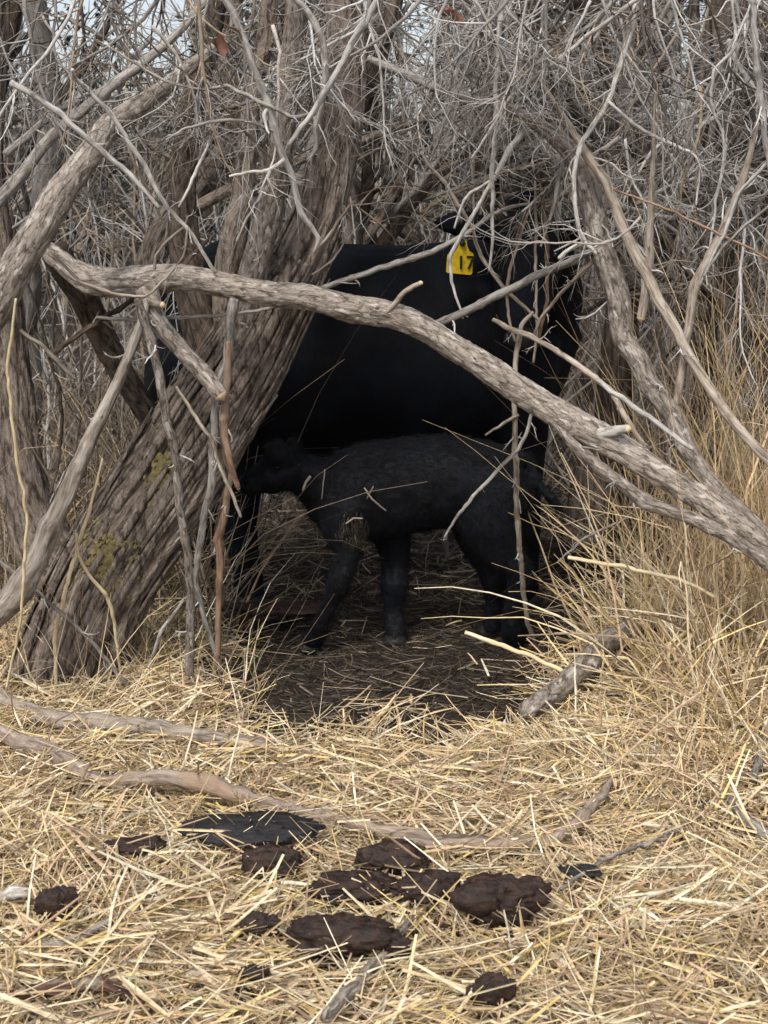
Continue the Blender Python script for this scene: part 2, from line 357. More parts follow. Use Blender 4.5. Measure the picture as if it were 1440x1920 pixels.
# ------------------------------------------------------------------ rough tube for big limbs
def limb_mesh(name, pts, rad, material, sides=None, seg=None, rough=.10, ridge=.5, cutend=False, seed=0, flare=0.0, wander=0.0):
    P0 = np.asarray(pts, float)
    L = np.linalg.norm(np.diff(P0, axis=0), axis=1).sum(); rm = float(np.mean(rad))
    sides = sides or int(np.clip(rm * 1000, 6, 64)); seg = seg or int(np.clip(L / max(rm * .22, .006), 8, 420))
    P, R, u = spline(P0, rad, seg)
    if rm < .022:                                  # slim wood: angular kinks and swollen nodes
        cum = np.concatenate([[0], np.cumsum(np.linalg.norm(np.diff(P0, axis=0), axis=1))])
        PL = np.stack([np.interp(u, cum, P0[:, a]) for a in range(3)], -1); P = P * .45 + PL * .55
        wander = wander or min(rm * 1.0, .006)
        kr = np.random.default_rng(seed + 900); nk = int(L / .09) + 1
        for q0 in kr.random(nk) * L: R = R * (1 + kr.uniform(.04, .22) * np.exp(-((u - q0) / (rm * 1.1)) ** 2))
    if wander:
        q = rng.random(3) * 50
        for a in range(3):
            e = np.sin(np.pi * np.linspace(0, 1, seg)) ** .5
            P[:, a] += (fbm(u / (rm * 8) + q[a], 0 * u, seed + a, 3) - .5) * wander * e * 2
    T, A, B = frames(P[None]); A, B = A[0], B[0]
    th = np.arange(sides) * 2 * math.pi / sides; c, s = np.cos(th), np.sin(th)
    o = seed * 7.7
    cc, ss, uu = np.broadcast_to(c, (seg, sides)), np.broadcast_to(s, (seg, sides)), np.broadcast_to(u[:, None], (seg, sides))
    rr = R[:, None]
    f = max(3.2, rm * 62)                         # fissures round the limb
    tw = u[:, None] * .6 / max(rm * 8, .05)
    c2 = np.cos(th[None] + tw * .35); s2 = np.sin(th[None] + tw * .35)
    n1 = fbm(c2 * f + o, s2 * f, uu / (rm * 2.2) , 4)
    n2 = fbm(c2 * f * 2.6 + o, s2 * f * 2.6, uu / (rm * .7), 3)
    rid = (1 - np.abs(2 * n1 - 1) * 2.4) * .8 + (1 - np.abs(2 * n2 - 1) * 2.4) * .65
    lump = fbm(cc * 1.1 + o, ss * 1.1, uu / (rm * 4.5), 3) - .5
    D = 1 + rough * ridge * (rid - .5) + rough * 2.2 * lump
    if flare: D = D * (1 + flare * np.exp(-uu / (rm * 3)) * (1 + .5 * np.sin(3 * th + 1)))
    rr = rr * D
    V = P[:, None] + rr[..., None] * (A[:, None] * c[None, :, None] + B[:, None] * s[None, :, None])
    V = V.reshape(-1, 3)
    idx = np.arange(seg * sides).reshape(seg, sides)
    a, b = idx[:-1], idx[1:]
    F4 = np.stack([a, np.roll(a, -1, 1), np.roll(b, -1, 1), b], -1).reshape(-1, 4)
    # closed ends, the last one jagged
    e0, e1 = len(V), len(V) + 1
    jag = P[-1] + T[0, -1] * R[-1] * (.9 if cutend else .4)
    V = np.vstack([V, P[0] - T[0, 0] * R[0] * .3, jag])
    t0 = np.stack([np.roll(idx[0], -1), idx[0], np.full(sides, e0)], -1); t1 = np.stack([idx[-1], np.roll(idx[-1], -1), np.full(sides, e1)], -1)
    bk = np.stack([R[:, None] * c2, R[:, None] * s2, uu], -1).reshape(-1, 3) + np.array([o, o * .7, o * 1.9])
    bk = np.vstack([bk, bk[0], bk[-1]])
    mi = np.zeros(len(F4) + 2 * sides, int); mats = [material]
    if cutend: mats.append(M['cut']); mi[-sides:] = 1
    me = raw_mesh(name, V, [F4, np.concatenate([t0, t1])], mats, {'bk': bk, 'rnd': np.full(len(V), (seed * .37) % 1)}, midx=mi)
    return me, P, R

def px_path(pts, wpx, dep):
    """pts: [(px,py)], wpx: width(s) in photo pixels, dep: depth(s) in metres -> 3D points and radii"""
    n = len(pts); t = np.linspace(0, 1, n)
    dep = np.interp(t, np.linspace(0, 1, len(np.atleast_1d(dep))), np.atleast_1d(dep))
    wv = np.interp(t, np.linspace(0, 1, len(np.atleast_1d(wpx))), np.atleast_1d(wpx))
    P = np.array([at(p[0], p[1], d) for p, d in zip(pts, dep)])
    R = wv * dep / F * .5
    return P, R
seedc = [1]
def branch(name, pts, wpx, dep, m, label=None, cat=None, group=None, parent=None, cutend=False, twigs=0, tl=.14, rough=.10, sides=None, wander=0.0, tcol=None, grav=.2, knots=None):
    seedc[0] += 1
    P, R = px_path(pts, wpx, dep)
    rm = R.mean()
    me, SP, SR = limb_mesh(name, P, R, M[m], sides=sides or int(np.clip(rm * 1300, 5, 60)), rough=rough, cutend=cutend, seed=seedc[0], wander=wander)
    if parent is None:
        o = thing(name, label, cat or 'branch', group, me)
    else: o = link(name, me, parent)
    if twigs < 0: twigs = 0
    elif not twigs and rm < .03 and name not in ('dry_grass_stem', 'straw_bit', 'stub'):
        twigs = int(np.linalg.norm(np.diff(SP, axis=0), axis=1).sum() / .13); tl = min(tl, .055)
    if twigs:
        tc = tcol if tcol is not None else PAL_GREY
        a, b = sprout(SP[None], SR[None], twigs, tl, .35, grav, 6, .9, .45, .08)
        b = np.minimum(b, .003)
        a2, b2 = sprout(a, b, twigs * 2, tl * .45, .35, grav, 5, .9, .6)
        tm = tubes_mesh('twigs', [(a, b, pick(tc, len(a))), (a2, b2, pick(tc, len(a2)))], M['twig'], 4)
        link('twigs', tm, o, 'stuff')
    return o, SP, SR

# ------------------------------------------------------------------ the big leaning tree
tree = thing('leaning_tree', 'big leaning tree with furrowed bark and yellow lichen, its base at the left', 'tree', None, None, (at(150, 1290, 3.96)[0], 3.96, 0))
def tpart(name, pts, wpx, dep, m='trunk', **k):
    return branch(name, pts, wpx, dep, m, parent=tree, **k)
tr, TP, TR = tpart('trunk', [(70, 1390), (118, 1280), (180, 1120), (232, 1025), (288, 940), (348, 850), (396, 770), (438, 710), (474, 650), (512, 578), (560, 500), (603, 405), (622, 320), (640, 240), (650, 100), (640, -60), (620, -300)],
      [240, 210, 194, 188, 188, 182, 176, 162, 150, 132, 102, 86, 78, 74, 68, 62, 56], [3.95, 4.0, 4.1, 4.15, 4.2, 4.25, 4.35], rough=.15, sides=200)
tpart('limb', [(415, 740), (448, 620), (478, 500), (498, 420), (520, 330), (535, 220), (548, 100), (555, -50), (560, -250)], [75, 60, 50, 46, 42, 40, 36, 34, 30], [4.08, 4.05, 4.0, 4.0], m='limb', rough=.2, twigs=10)
tpart('limb', [(415, 780), (385, 650), (350, 500), (340, 350), (360, 200), (400, 60), (420, -150)], [100, 72, 56, 46, 38, 32, 28], [4.35, 4.6, 4.7], m='dark', rough=.22, twigs=14)
tpart('limb', [(470, 720), (430, 600), (428, 500), (455, 360), (470, 200), (500, 60), (520, -150)], [80, 58, 46, 38, 32, 30, 26], [4.3, 4.45, 4.6], rough=.22, twigs=14)
tpart('limb', [(190, 1150), (90, 1040), (40, 880), (25, 700), (0, 500), (-20, 300), (-10, 100), (0, -150)], [150, 110, 86, 70, 60, 52, 46, 40], [4.05, 4.3, 4.5, 4.6], m='trunk', rough=.22, twigs=10)
tpart('limb', [(560, 480), (600, 330), (690, 160), (740, 0), (760, -200)], [70, 50, 36, 30, 26], [4.45, 4.6, 4.8], m='dark', rough=.2, twigs=16)
# exposed strips of bark proud of the trunk
def surf_on_trunk(px, py):
    """nearest trunk centre-line point and a place on its camera side"""
    best = None
    r = ray(px, py); r = r / np.linalg.norm(r)
    c = np.array([0, 0, CH]); v = TP - c
    t = v @ r; d = np.linalg.norm(v - t[:, None] * r, axis=1); i = int(np.argmin(d / TR))
    if d[i] > TR[i] * .97: return None, i
    # project on sphere of radius TR around axis
    tt = t[i] - math.sqrt(max(TR[i] ** 2 - d[i] ** 2, 0)); return c + r * tt, i
def lichen(cx, cy, rx, ry, n, seed):
    V, Fc = [], []
    rs = np.random.default_rng(seed)
    for _ in range(n * 2):
        px, py = cx + rs.normal() * rx * 1.1, cy + rs.normal() * ry * 1.1
        if float(fbm(px / 14, py / 20, seed)) < .5: continue
        p, i = surf_on_trunk(px, py)
        if p is None: continue
        ax = norm(TP[min(i + 1, len(TP) - 1)] - TP[max(i - 1, 0)]); nn = norm(p - TP[i]); sd_ = np.cross(ax, nn); k0 = len(V)
        s = .0015 + .0045 * rs.random() ** 2; q = rs.integers(5, 8)
        V.append(p + nn * .014 )
        for a in range(q):
            th = a * 6.283 / q; rr = s * (.6 + .7 * rs.random())
            V.append(p + ax * math.cos(th) * rr * 1.5 + sd_ * math.sin(th) * rr + nn * (.0105))
        for a in range(q): Fc.append((k0, k0 + 1 + a, k0 + 1 + (a + 1) % q))
    return raw_mesh('lichen_patch', np.array(V), np.array(Fc), M['lichen'])
lp = link('lichen_patch', lichen(206, 1060, 21, 30, 900, 1), tree)
lp2 = link('lichen_patch', lichen(300, 875, 14, 26, 260, 2), tree)
lp['kind'] = 'stuff'; lp2['kind'] = 'stuff'

# ------------------------------------------------------------------ arching fallen limb and neighbours
arch, AP, AR = branch('arching_limb', [(60, 440), (100, 478), (170, 525), (250, 528), (340, 520), (420, 533), (500, 550), (580, 558), (660, 578), (730, 590), (800, 618), (870, 662), (950, 715), (1030, 765), (1110, 812), (1190, 858), (1260, 900), (1330, 945), (1400, 995), (1480, 1060), (1560, 1130), (1700, 1240), (1850, 1345)],
    [24, 36, 47, 52, 45, 45, 45, 45, 49, 47, 45, 48, 50, 50, 51, 47, 45, 44, 42, 39, 36, 32, 26], [3.98, 3.88, 3.82, 3.78, 3.72, 3.62, 3.55, 3.45], 'limb',
    'thick arching limb with scaly bark sweeping down right across the cow', 'branch', rough=.21)
branch('stub', [(1100, 822), (1130, 812), (1160, 806), (1178, 804)], [16, 20, 18, 16], [3.66, 3.60], 'pale', parent=arch, cutend=True)
branch('stub', [(725, 585), (760, 548), (790, 530)], [12, 9, 9], [3.76, 3.70], 'tan', parent=arch, cutend=True)
branch('stub', [(270, 545), (290, 566), (305, 572)], [22, 16, 12], [3.82, 3.72], 'tan', parent=arch, cutend=True)
branch('side_limb', [(1040, 790), (1075, 832), (1120, 872), (1170, 910), (1220, 945), (1295, 972), (1365, 1003), (1430, 1050), (1500, 1110)], [14, 20, 24, 24, 24, 26, 26, 24], [3.68, 3.6, 3.5], 'limb', parent=arch, rough=.14)
branch('side_limb', [(275, 540), (295, 600), (340, 655), (382, 700), (414, 742)], [40, 36, 33, 32, 26], [3.82, 3.74], 'limb', parent=arch, rough=.14, cutend=True)
branch('side_limb', [(100, 470), (150, 545), (190, 625), (232, 705), (285, 790)], [50, 50, 48, 46, 44], [4.0, 4.15, 4.2], 'dark', parent=arch, rough=.2)

def b1(name, label, pts, wpx, dep, m, **k): return branch(name, pts, wpx, dep, m, label, k.pop('cat', 'branch'), k.pop('group', None), **k)
b1('leaning_limb', 'thick brown limb slanting up to the right across the left edge', [(-60, 650), (0, 562), (40, 485), (75, 430), (115, 360), (165, 295), (200, 243), (250, 205), (320, 155), (400, 90)], [66, 62, 58, 56, 52, 46, 42, 36, 28, 22], [3.55, 3.6, 3.75, 3.95], 'limb', rough=.14, tcol=PAL_GREY)
b1('smooth_grey_limb', 'smooth grey limb rising diagonally at the upper left', [(-60, 430), (0, 370), (50, 318), (100, 255), (155, 207), (210, 160), (270, 115), (340, 55), (400, -20)], [26, 24, 22, 20, 19, 18, 16, 14, 12], [3.9, 4.0, 4.1], 'grey', rough=.05, twigs=6)
b1('straight_pale_twig', 'straight pale twig sloping down from far left below the sky gap', [(20, 155), (65, 178), (115, 212), (165, 260), (215, 302), (255, 340), (297, 388)], [12, 11, 11, 10, 10, 9, 7], [3.4, 3.45], 'pale', rough=.05, cutend=True)
b1('long_pale_twig', 'long smooth pale twig slanting down onto the arching limb', [(136, 130), (140, 146), (165, 165), (200, 205), (235, 255), (265, 305), (290, 350), (325, 400), (370, 455), (404, 512)], [6, 8, 8, 9, 9, 9, 9, 8, 7, 7], [3.5, 3.7], 'pale', rough=.05)
z1, p_, r_ = b1('zigzag_branch', 'chalky crooked branch hanging down over the leaning trunk from the top edge', [(405, -80), (422, 0), (440, 30), (460, 85), (480, 140), (500, 190), (520, 250), (533, 295), (552, 345), (566, 400), (597, 447), (588, 474)], [16, 14, 14, 13, 13, 14, 14, 13, 12, 11, 8, 5], [3.6, 3.65, 3.7], 'pale', rough=.12, wander=.006)
branch('twig', [(590, 470), (612, 448), (636, 412), (662, 378)], [5, 6, 5, 4], [3.7, 3.68], 'tan', parent=z1)
branch('twig', [(533, 300), (505, 318), (470, 322), (430, 331)], [8, 7, 6, 5], [3.65, 3.6], 'pale', parent=z1)
branch('twig', [(506, 320), (494, 350), (478, 385), (460, 415), (443, 452)], [8, 7, 6, 5, 4], [3.63, 3.6], 'pale', parent=z1)
branch('twig', [(505, 200), (496, 215), (498, 235), (505, 250)], [9, 8, 5, 3], [3.65, 3.6], 'pale', parent=z1)
branch('twig', [(520, 250), (500, 240), (450, 225), (400, 229), (350, 240), (312, 262)], [6, 6, 6, 6, 5, 3], [3.65, 3.6], 'grey', parent=z1)
branch('twig', [(480, 140), (470, 110), (450, 60), (430, 50)], [6, 5, 5, 4], [3.65, 3.6], 'red', parent=z1)
branch('twig', [(540, 330), (510, 300), (470, 260), (420, 200), (370, 155), (300, 100), (260, 60)], [5, 5, 5, 5, 4, 4, 3], [3.67, 3.75], 'dark', parent=z1)
b1('curved_grey_branch', 'smooth grey branch curling down like a hook near the top centre', [(530, -50), (558, 0), (590, 40), (607, 85), (611, 140), (605, 195), (593, 235), (592, 278), (578, 300)], [12, 12, 13, 13, 12, 11, 10, 9, 5], [3.6, 3.65], 'grey', rough=.06)
b1('straight_cream_branch', 'straight cream branch sloping down to the left from top centre', [(730, -60), (706, 0), (685, 45), (645, 110), (610, 170), (575, 225), (540, 272)], [11, 11, 11, 12, 12, 10, 7], [3.55, 3.6], 'pale', rough=.06)
b1('thin_dark_twig', 'thin dark wavy twig crossing the upper left trunks', [(200, 85), (270, 130), (320, 155), (380, 168), (425, 162), (480, 185), (545, 218), (592, 213)], [4, 5, 6, 6, 7, 8, 8, 6], [3.75, 3.6], 'grey', rough=.08)
b1('bowed_thin_twig', 'long thin twig bowing out to the right beside the leaning trunk', [(600, 60), (625, 165), (650, 240), (652, 325), (642, 380), (652, 440), (625, 487), (585, 515)], [4, 4, 5, 4, 4, 4, 4, 3], [3.75, 3.8], 'grey', rough=.05)
b1('looping_twig', 'pale thin twig looping under the left end of the arching limb', [(352, 425), (350, 450), (344, 482), (310, 522), (270, 556), (200, 547), (150, 526), (92, 470)], [4, 5, 5, 5, 6, 7, 7, 5], [3.6, 3.7], 'tan', rough=.05)
b1('short_hanging_twig', 'short grey twig hanging free left of the hanging crooked branch', [(400, 240), (395, 262), (370, 320), (335, 388)], [4, 6, 7, 5], [3.75, 3.75], 'pale', rough=.06)
b1('broken_red_twig', 'reddish forked twig standing on the arching limb', [(290, 505), (292, 480), (310, 455), (345, 425), (352, 405)], [6, 6, 6, 5, 4], [3.75, 3.75], 'tan', rough=.06)
b1('slanting_rod', 'slim dark rod sloping behind the arching limb at the left', [(90, 670), (150, 625), (235, 572), (330, 510), (390, 450)], [10, 10, 10, 9, 7], [3.95, 4.0], 'dark', rough=.05)
b1('level_rod', 'thin grey stick lying level behind the arching limb', [(180, 595), (250, 600), (330, 596), (420, 592), (520, 575)], [6, 7, 7, 7, 6], [3.95, 3.95], 'grey', rough=.05)
b1('grey_rod', 'straight grey rod crossing the left thicket', [(10, 290), (50, 255), (95, 215), (150, 190)], [14, 14, 13, 11], [4.2, 4.3], 'grey', rough=.06)

# left side, below the arch
b1('bleached_prop', 'bleached bare stick propped diagonally against the left thicket', [(276, 560), (262, 612), (222, 720), (172, 815), (135, 900), (103, 975), (68, 1055), (20, 1125), (-50, 1190)], [12, 15, 20, 26, 30, 34, 40, 44, 46], [3.78, 3.66, 3.6], 'prop', rough=.2)
b1('hanging_grey_stick', 'long grey stick hanging from the arching limb to the straw', [(258, 560), (270, 600), (292, 665), (305, 740), (325, 840), (335, 940), (348, 1025), (357, 1100), (356, 1180), (355, 1265)], [15, 17, 17, 17, 16, 16, 15, 15, 16, 18], [3.72, 3.7, 3.75], 'limb', rough=.12)
k1, p_, r_ = b1('knotty_hanging_stick', 'knotty grey stick hanging in front of the leaning trunk', [(440, 560), (432, 610), (427, 665), (405, 760), (400, 850), (392, 930), (372, 1030), (365, 1090), (386, 1170), (415, 1262)], [20, 17, 18, 15, 15, 15, 14, 12, 10, 9], [3.82, 3.85, 3.95], 'grey', rough=.16)
branch('twig', [(330, 725), (360, 770), (393, 818), (415, 880), (452, 970)], [6, 7, 8, 8, 5], [3.78, 3.8], 'tan', parent=k1)
k2, p_, r_ = b1('stripped_orange_stick', 'orange stripped stick with a broken lower tip before the trunk', [(428, 640), (425, 700), (420, 775), (426, 860), (447, 916)], [10, 14, 15, 17, 8], [3.78, 3.78], 'red', rough=.14, cutend=True)
b1('orange_upright_stick', 'orange brown stick standing in the straw left of the cow legs', [(436, 880), (427, 925), (422, 965), (409, 1010), (413, 1100), (409, 1200), (402, 1268)], [9, 13, 15, 17, 13, 12, 12], [3.85, 3.95], 'red', rough=.14)
b1('leaning_thin_stick', 'thin grey stick leaning left between the two hanging sticks', [(345, 1125), (300, 1190), (262, 1300)], [7, 8, 8], [3.85, 3.9], 'grey', rough=.06)
b1('crossing_grey_stem', 'dull stem crossing in front of the trunk base', [(-20, 1035), (75, 1115), (150, 1180), (225, 1268), (300, 1340)], [7, 8, 8, 8, 7], [3.7, 3.8], 'grey', rough=.06)
b1('dark_curved_twig', 'dark curved twig in the thicket at the left edge', [(60, 610), (92, 668), (115, 750), (112, 850), (95, 925)], [7, 7, 7, 6, 5], [4.0, 4.0], 'dark', rough=.08)
b1('pale_short_stick', 'short pale stick slanting at the far left beneath the thick limb', [(38, 618), (85, 655), (112, 680), (142, 712)], [7, 9, 9, 6], [3.6, 3.65], 'tan', rough=.1)
def stem(label, pts, wpx, dep, **k): return branch('dry_grass_stem', pts, wpx, dep, 'stalk', label, 'grass stem', 'dry grass stems standing in front', rough=.04, **k)
stem('pale dry stem running down the very left edge', [(30, 560), (20, 640), (15, 700), (30, 850), (50, 965), (45, 1075), (36, 1175), (12, 1290)], [5, 6, 7, 7, 7, 7, 6, 5], [3.5, 3.6])
stem('yellowish dry stem bending over the left trunk base', [(192, 860), (170, 950), (145, 1025), (115, 1140), (103, 1190), (105, 1310)], [4, 6, 8, 8, 8, 7], [3.7, 3.8])
stem('kinked dry stem left of the grey hanging stick', [(143, 1000), (147, 1040), (165, 1075), (200, 1115), (215, 1175), (226, 1262)], [6, 7, 7, 8, 7, 6], [3.7, 3.8])
stem('bright straight stalk jutting left below the calf tail', [(1065, 1045), (1150, 1060), (1270, 1085), (1340, 1120)], [8, 8, 8, 7], [3.75, 3.7])
stem('bright straight stalk lying before the calf hind hooves', [(872, 1186), (940, 1210), (1040, 1250), (1100, 1285)], [8, 9, 9, 8], [3.95, 3.8])

# over the cow and to the right
def h(name, label, pts, wpx, dep, m='pale', **k): return b1(name, label, pts, wpx, dep, m, **k)
h('hanging_branch', 'straight pale branch dropping from the top past the ear tag', [(945, -80), (940, 0), (935, 100), (930, 175), (928, 250), (922, 325), (925, 380), (924, 450), (917, 508)], [11, 10, 10, 10, 9, 9, 8, 6, 4], [3.9, 3.95], rough=.08, twigs=5, tl=.10)
h('hanging_branch', 'gently curved brown twig hanging above the ear tag', [(925, -40), (912, 10), (890, 80), (865, 155), (830, 240), (806, 305)], [7, 7, 7, 7, 6, 4], [3.95, 4.0], 'grey', rough=.08, twigs=10, tl=.12)
h('s_shaped_branch', 'long pale S curved branch falling to beside the cow head', [(1205, -60), (1195, 0), (1185, 50), (1160, 135), (1140, 190), (1105, 245), (1080, 300), (1077, 375), (1090, 445), (1118, 477)], [9, 9, 10, 10, 10, 10, 9, 8, 8, 6], [3.85, 3.9], rough=.08, twigs=14, tl=.14)
h('crossing_branch', 'pale branch crossing diagonally down to the left at upper right', [(1230, -30), (1185, 5), (1105, 65), (1030, 125), (960, 180), (920, 245), (884, 297)], [8, 8, 8, 8, 7, 6, 4], [3.8, 3.9], rough=.08, twigs=10, tl=.13)
h('drooping_branch', 'pale twig drooping to the right from the S curved branch', [(1140, 190), (1185, 230), (1245, 265), (1295, 285), (1311, 312), (1305, 385)], [7, 7, 7, 6, 5, 4], [3.86, 3.8], rough=.08, twigs=8, tl=.12)
h('edge_branch', 'upright pale branch along the top right edge', [(1400, -60), (1410, 0), (1420, 125), (1428, 200), (1442, 310), (1455, 420)], [13, 13, 12, 11, 10, 8], [3.6, 3.65], rough=.08, twigs=10, tl=.12)
h('wavy_branch', 'thin wavy twig just left of the right edge branch', [(1372, -50), (1375, 25), (1380, 85), (1340, 130), (1332, 190), (1355, 250), (1356, 328)], [6, 6, 7, 6, 6, 5, 3], [3.75, 3.8], rough=.08, twigs=8, tl=.1)
hh, p_, r_ = h('bent_branch', 'knobbly grey branch arching right then dropping over the cow head', [(690, 110), (760, 140), (820, 165), (910, 190), (970, 215), (1030, 255), (1051, 282), (1050, 325), (1040, 385), (1014, 462)], [14, 16, 16, 16, 17, 17, 12, 9, 7, 4], [4.25, 4.15, 4.05], 'grey', rough=.16, twigs=16, tl=.13)
branch('side_branch', [(970, 215), (981, 245), (952, 285), (930, 330)], [14, 13, 12, 8], [4.1, 4.0], 'pale', parent=hh, rough=.16)
branch('twig', [(930, 330), (910, 360), (885, 410), (858, 452), (843, 482), (848, 530), (868, 597)], [9, 7, 8, 8, 8, 6, 4], [4.0, 4.05], 'pale', parent=hh, twigs=-1)
branch('twig', [(930, 335), (900, 350), (870, 375), (852, 428)], [8, 6, 6, 4], [4.0, 4.05], 'pale', parent=hh)
h('long_brown_twig', 'long brown twig slanting right and down across the cow neck', [(790, 285), (805, 310), (840, 350), (878, 415), (904, 480), (936, 530), (972, 565), (1012, 602)], [5, 7, 7, 8, 8, 8, 7, 5], [4.05, 4.1], 'tan', rough=.08, twigs=-1)
h('sloping_rod', 'dull straight rod rising across the cow back to its head', [(560, 560), (610, 538), (720, 500), (795, 475), (870, 440), (920, 405), (960, 387), (1040, 372)], [10, 10, 11, 11, 10, 8, 7, 4], [4.05, 4.05, 4.15], 'grey', rough=.06)
h('speckled_rod', 'speckled straight stick rising to the right across the cow shoulder', [(790, 622), (815, 609), (885, 576), (960, 540), (1020, 510), (1070, 490), (1110, 470)], [10, 15, 15, 15, 15, 14, 10], [3.95, 3.9, 3.95], 'grey', rough=.1)
h('upright_twig', 'forked thin upright twig before the cow face', [(1000, 380), (990, 400), (970, 465), (951, 530), (952, 590), (966, 640)], [4, 6, 6, 7, 6, 5], [4.1, 4.1], 'tan', rough=.08)
h('upright_twig', 'straight brown twig right of the forked one before the cow face', [(1003, 340), (1005, 390), (1004, 500), (1006, 620), (1000, 680)], [4, 6, 6, 6, 5], [4.15, 4.15], 'tan', rough=.08)
h('upright_twig', 'reddish twig nearest the right cow ear', [(1012, 340), (1021, 400), (1026, 480), (1026, 560), (1010, 640)], [4, 7, 8, 7, 5], [4.12, 4.12], 'red', rough=.08)
h('reddish_twig', 'reddish twig slanting down left beneath the right cow ear', [(1130, 475), (1100, 500), (1068, 532), (1020, 590), (1000, 630)], [7, 8, 7, 7, 5], [4.0, 4.1], 'tan', rough=.08)
h('pale_snag', 'short white snag pointing left at the foot of the S curved branch', [(1094, 456), (1072, 468), (1048, 484)], [8, 8, 6], [3.9, 3.88], rough=.08, cutend=True)
hg, p_, r_ = h('long_dangling_twig', 'long twig dangling in front of the calf rump to the ground', [(1000, 585), (978, 610), (966, 675), (966, 775), (965, 850), (970, 950), (973, 1025), (981, 1100), (990, 1170), (1006, 1212)], [7, 9, 10, 10, 11, 11, 10, 10, 9, 6], [4.05, 4.0, 4.1, 4.28], 'tan', rough=.1)
branch('twig', [(1000, 740), (995, 785), (975, 840), (920, 895), (870, 950), (833, 1008)], [5, 7, 8, 8, 7, 4], [4.0, 3.95], 'grey', parent=hg)
branch('twig', [(972, 778), (940, 797), (910, 816)], [7, 6, 4], [4.0, 3.95], 'tan', parent=hg)
# right-hand limbs
h('scaly_right_limb', 'scaly pale limb running down right of the cow to the arching limb', [(900, 186), (975, 212), (1045, 262), (1085, 310), (1110, 375), (1122, 450), (1142, 505), (1160, 565), (1168, 630), (1195, 672), (1222, 728), (1260, 778), (1282, 828), (1312, 880), (1345, 922), (1400, 970), (1460, 1040)], [14, 18, 28, 38, 46, 46, 44, 42, 40, 38, 38, 36, 36, 36, 34, 32, 28], [4.05, 4.0, 3.9, 3.75, 3.6], 'limb', rough=.16, twigs=10)
h('slim_right_limb', 'slim smooth tan limb slanting down through the right reeds', [(1000, 130), (1060, 225), (1095, 282), (1135, 342), (1162, 415), (1190, 470), (1220, 530), (1250, 592), (1297, 675), (1342, 748), (1380, 798), (1425, 846), (1500, 930)], [6, 10, 15, 18, 19, 20, 20, 20, 19, 19, 19, 18, 16], [3.95, 3.85, 3.6], 'tan', rough=.08, twigs=8)
h('broken_post', 'smooth broken upright stick with reddish end between the right limbs', [(1228, 170), (1224, 300), (1219, 420), (1215, 480), (1210, 550), (1202, 597)], [5, 9, 15, 18, 19, 17], [3.9, 3.85], 'tan', rough=.06, cutend=True)
h('upright_tan_limb', 'upright tan stem leaning right among the reeds', [(1268, 760), (1278, 690), (1285, 640), (1305, 535), (1345, 450), (1388, 350), (1420, 230)], [16, 17, 18, 18, 16, 13, 9], [3.8, 3.85], 'tan', rough=.08, twigs=8)
h('orange_twig', 'thin orange twig arcing to the right edge', [(1150, 355), (1245, 390), (1320, 425), (1395, 460), (1450, 492)], [4, 5, 5, 5, 5], [3.75, 3.7], 'red', rough=.06)
h('slant_twig', 'pale twig slanting down left from the right edge', [(1450, 292), (1388, 360), (1357, 440), (1312, 536)], [7, 7, 7, 5], [3.65, 3.7], rough=.08)
h('slant_twig', 'bleached grey twig below the other slanting one at the right edge', [(1450, 380), (1392, 425), (1346, 478), (1318, 520)], [6, 6, 6, 4], [3.55, 3.6], 'grey', rough=.08)
h('stick_below_head', 'straight tan stick sloping right from below the cow head', [(925, 600), (950, 612), (1020, 645), (1090, 690), (1145, 735), (1175, 790), (1215, 850)], [8, 10, 10, 11, 11, 11, 9], [4.05, 3.9, 3.8], 'tan', rough=.1)
h('stick_right_fork', 'pale stick continuing right over the arching limb', [(1128, 718), (1150, 738), (1195, 765), (1260, 815), (1300, 842)], [8, 10, 10, 9, 8], [3.75, 3.65], rough=.1, cutend=False)
h('forked_ground_twig', 'thin forked twig behind the arching limb near the stump', [(1045, 1055), (1095, 1010), (1140, 988), (1185, 968)], [5, 6, 5, 4], [4.3, 4.2], 'grey', rough=.08)

# ------------------------------------------------------------------ animals
def ell_ring_tube(P, ra, rb, sides=28, up=(0, 0, 1)):
    """tube with elliptic rings: ra along 'up', rb sideways; domed ends"""
    P = np.asarray(P, float); K = len(P)
    T = np.gradient(P, axis=0); T = norm(T); up = np.asarray(up, float)
    A = norm(up - (T @ up)[:, None] * T); B = np.cross(T, A)
    th = np.arange(sides) * 2 * math.pi / sides
    V = P[:, None] + np.asarray(ra)[:, None, None] * A[:, None] * np.cos(th)[None, :, None] + np.asarray(rb)[:, None, None] * B[:, None] * np.sin(th)[None, :, None]
    idx = np.arange(K * sides).reshape(K, sides)
    a, b = idx[:-1], idx[1:]
    F4 = np.stack([a, np.roll(a, -1, 1), np.roll(b, -1, 1), b], -1).reshape(-1, 4)
    V = V.reshape(-1, 3); e = len(V)
    V = np.vstack([V, P[0] - T[0] * min(ra[0], rb[0]) * .7, P[-1] + T[-1] * min(ra[-1], rb[-1]) * .7])
    t0 = np.stack([np.roll(idx[0], -1), idx[0], np.full(sides, e)], -1); t1 = np.stack([idx[-1], np.roll(idx[-1], -1), np.full(sides, e + 1)], -1)
    return V, F4, np.concatenate([t0, t1])
def flesh(spec, up=(0, 0, 1), n=24):
    P = [s[0] for s in spec]; Q, ra, _ = spline(P, [s[1] for s in spec], n); _, rb, _ = spline(P, [s[2] for s in spec], n)
    return ell_ring_tube(Q, ra, rb, up=up)
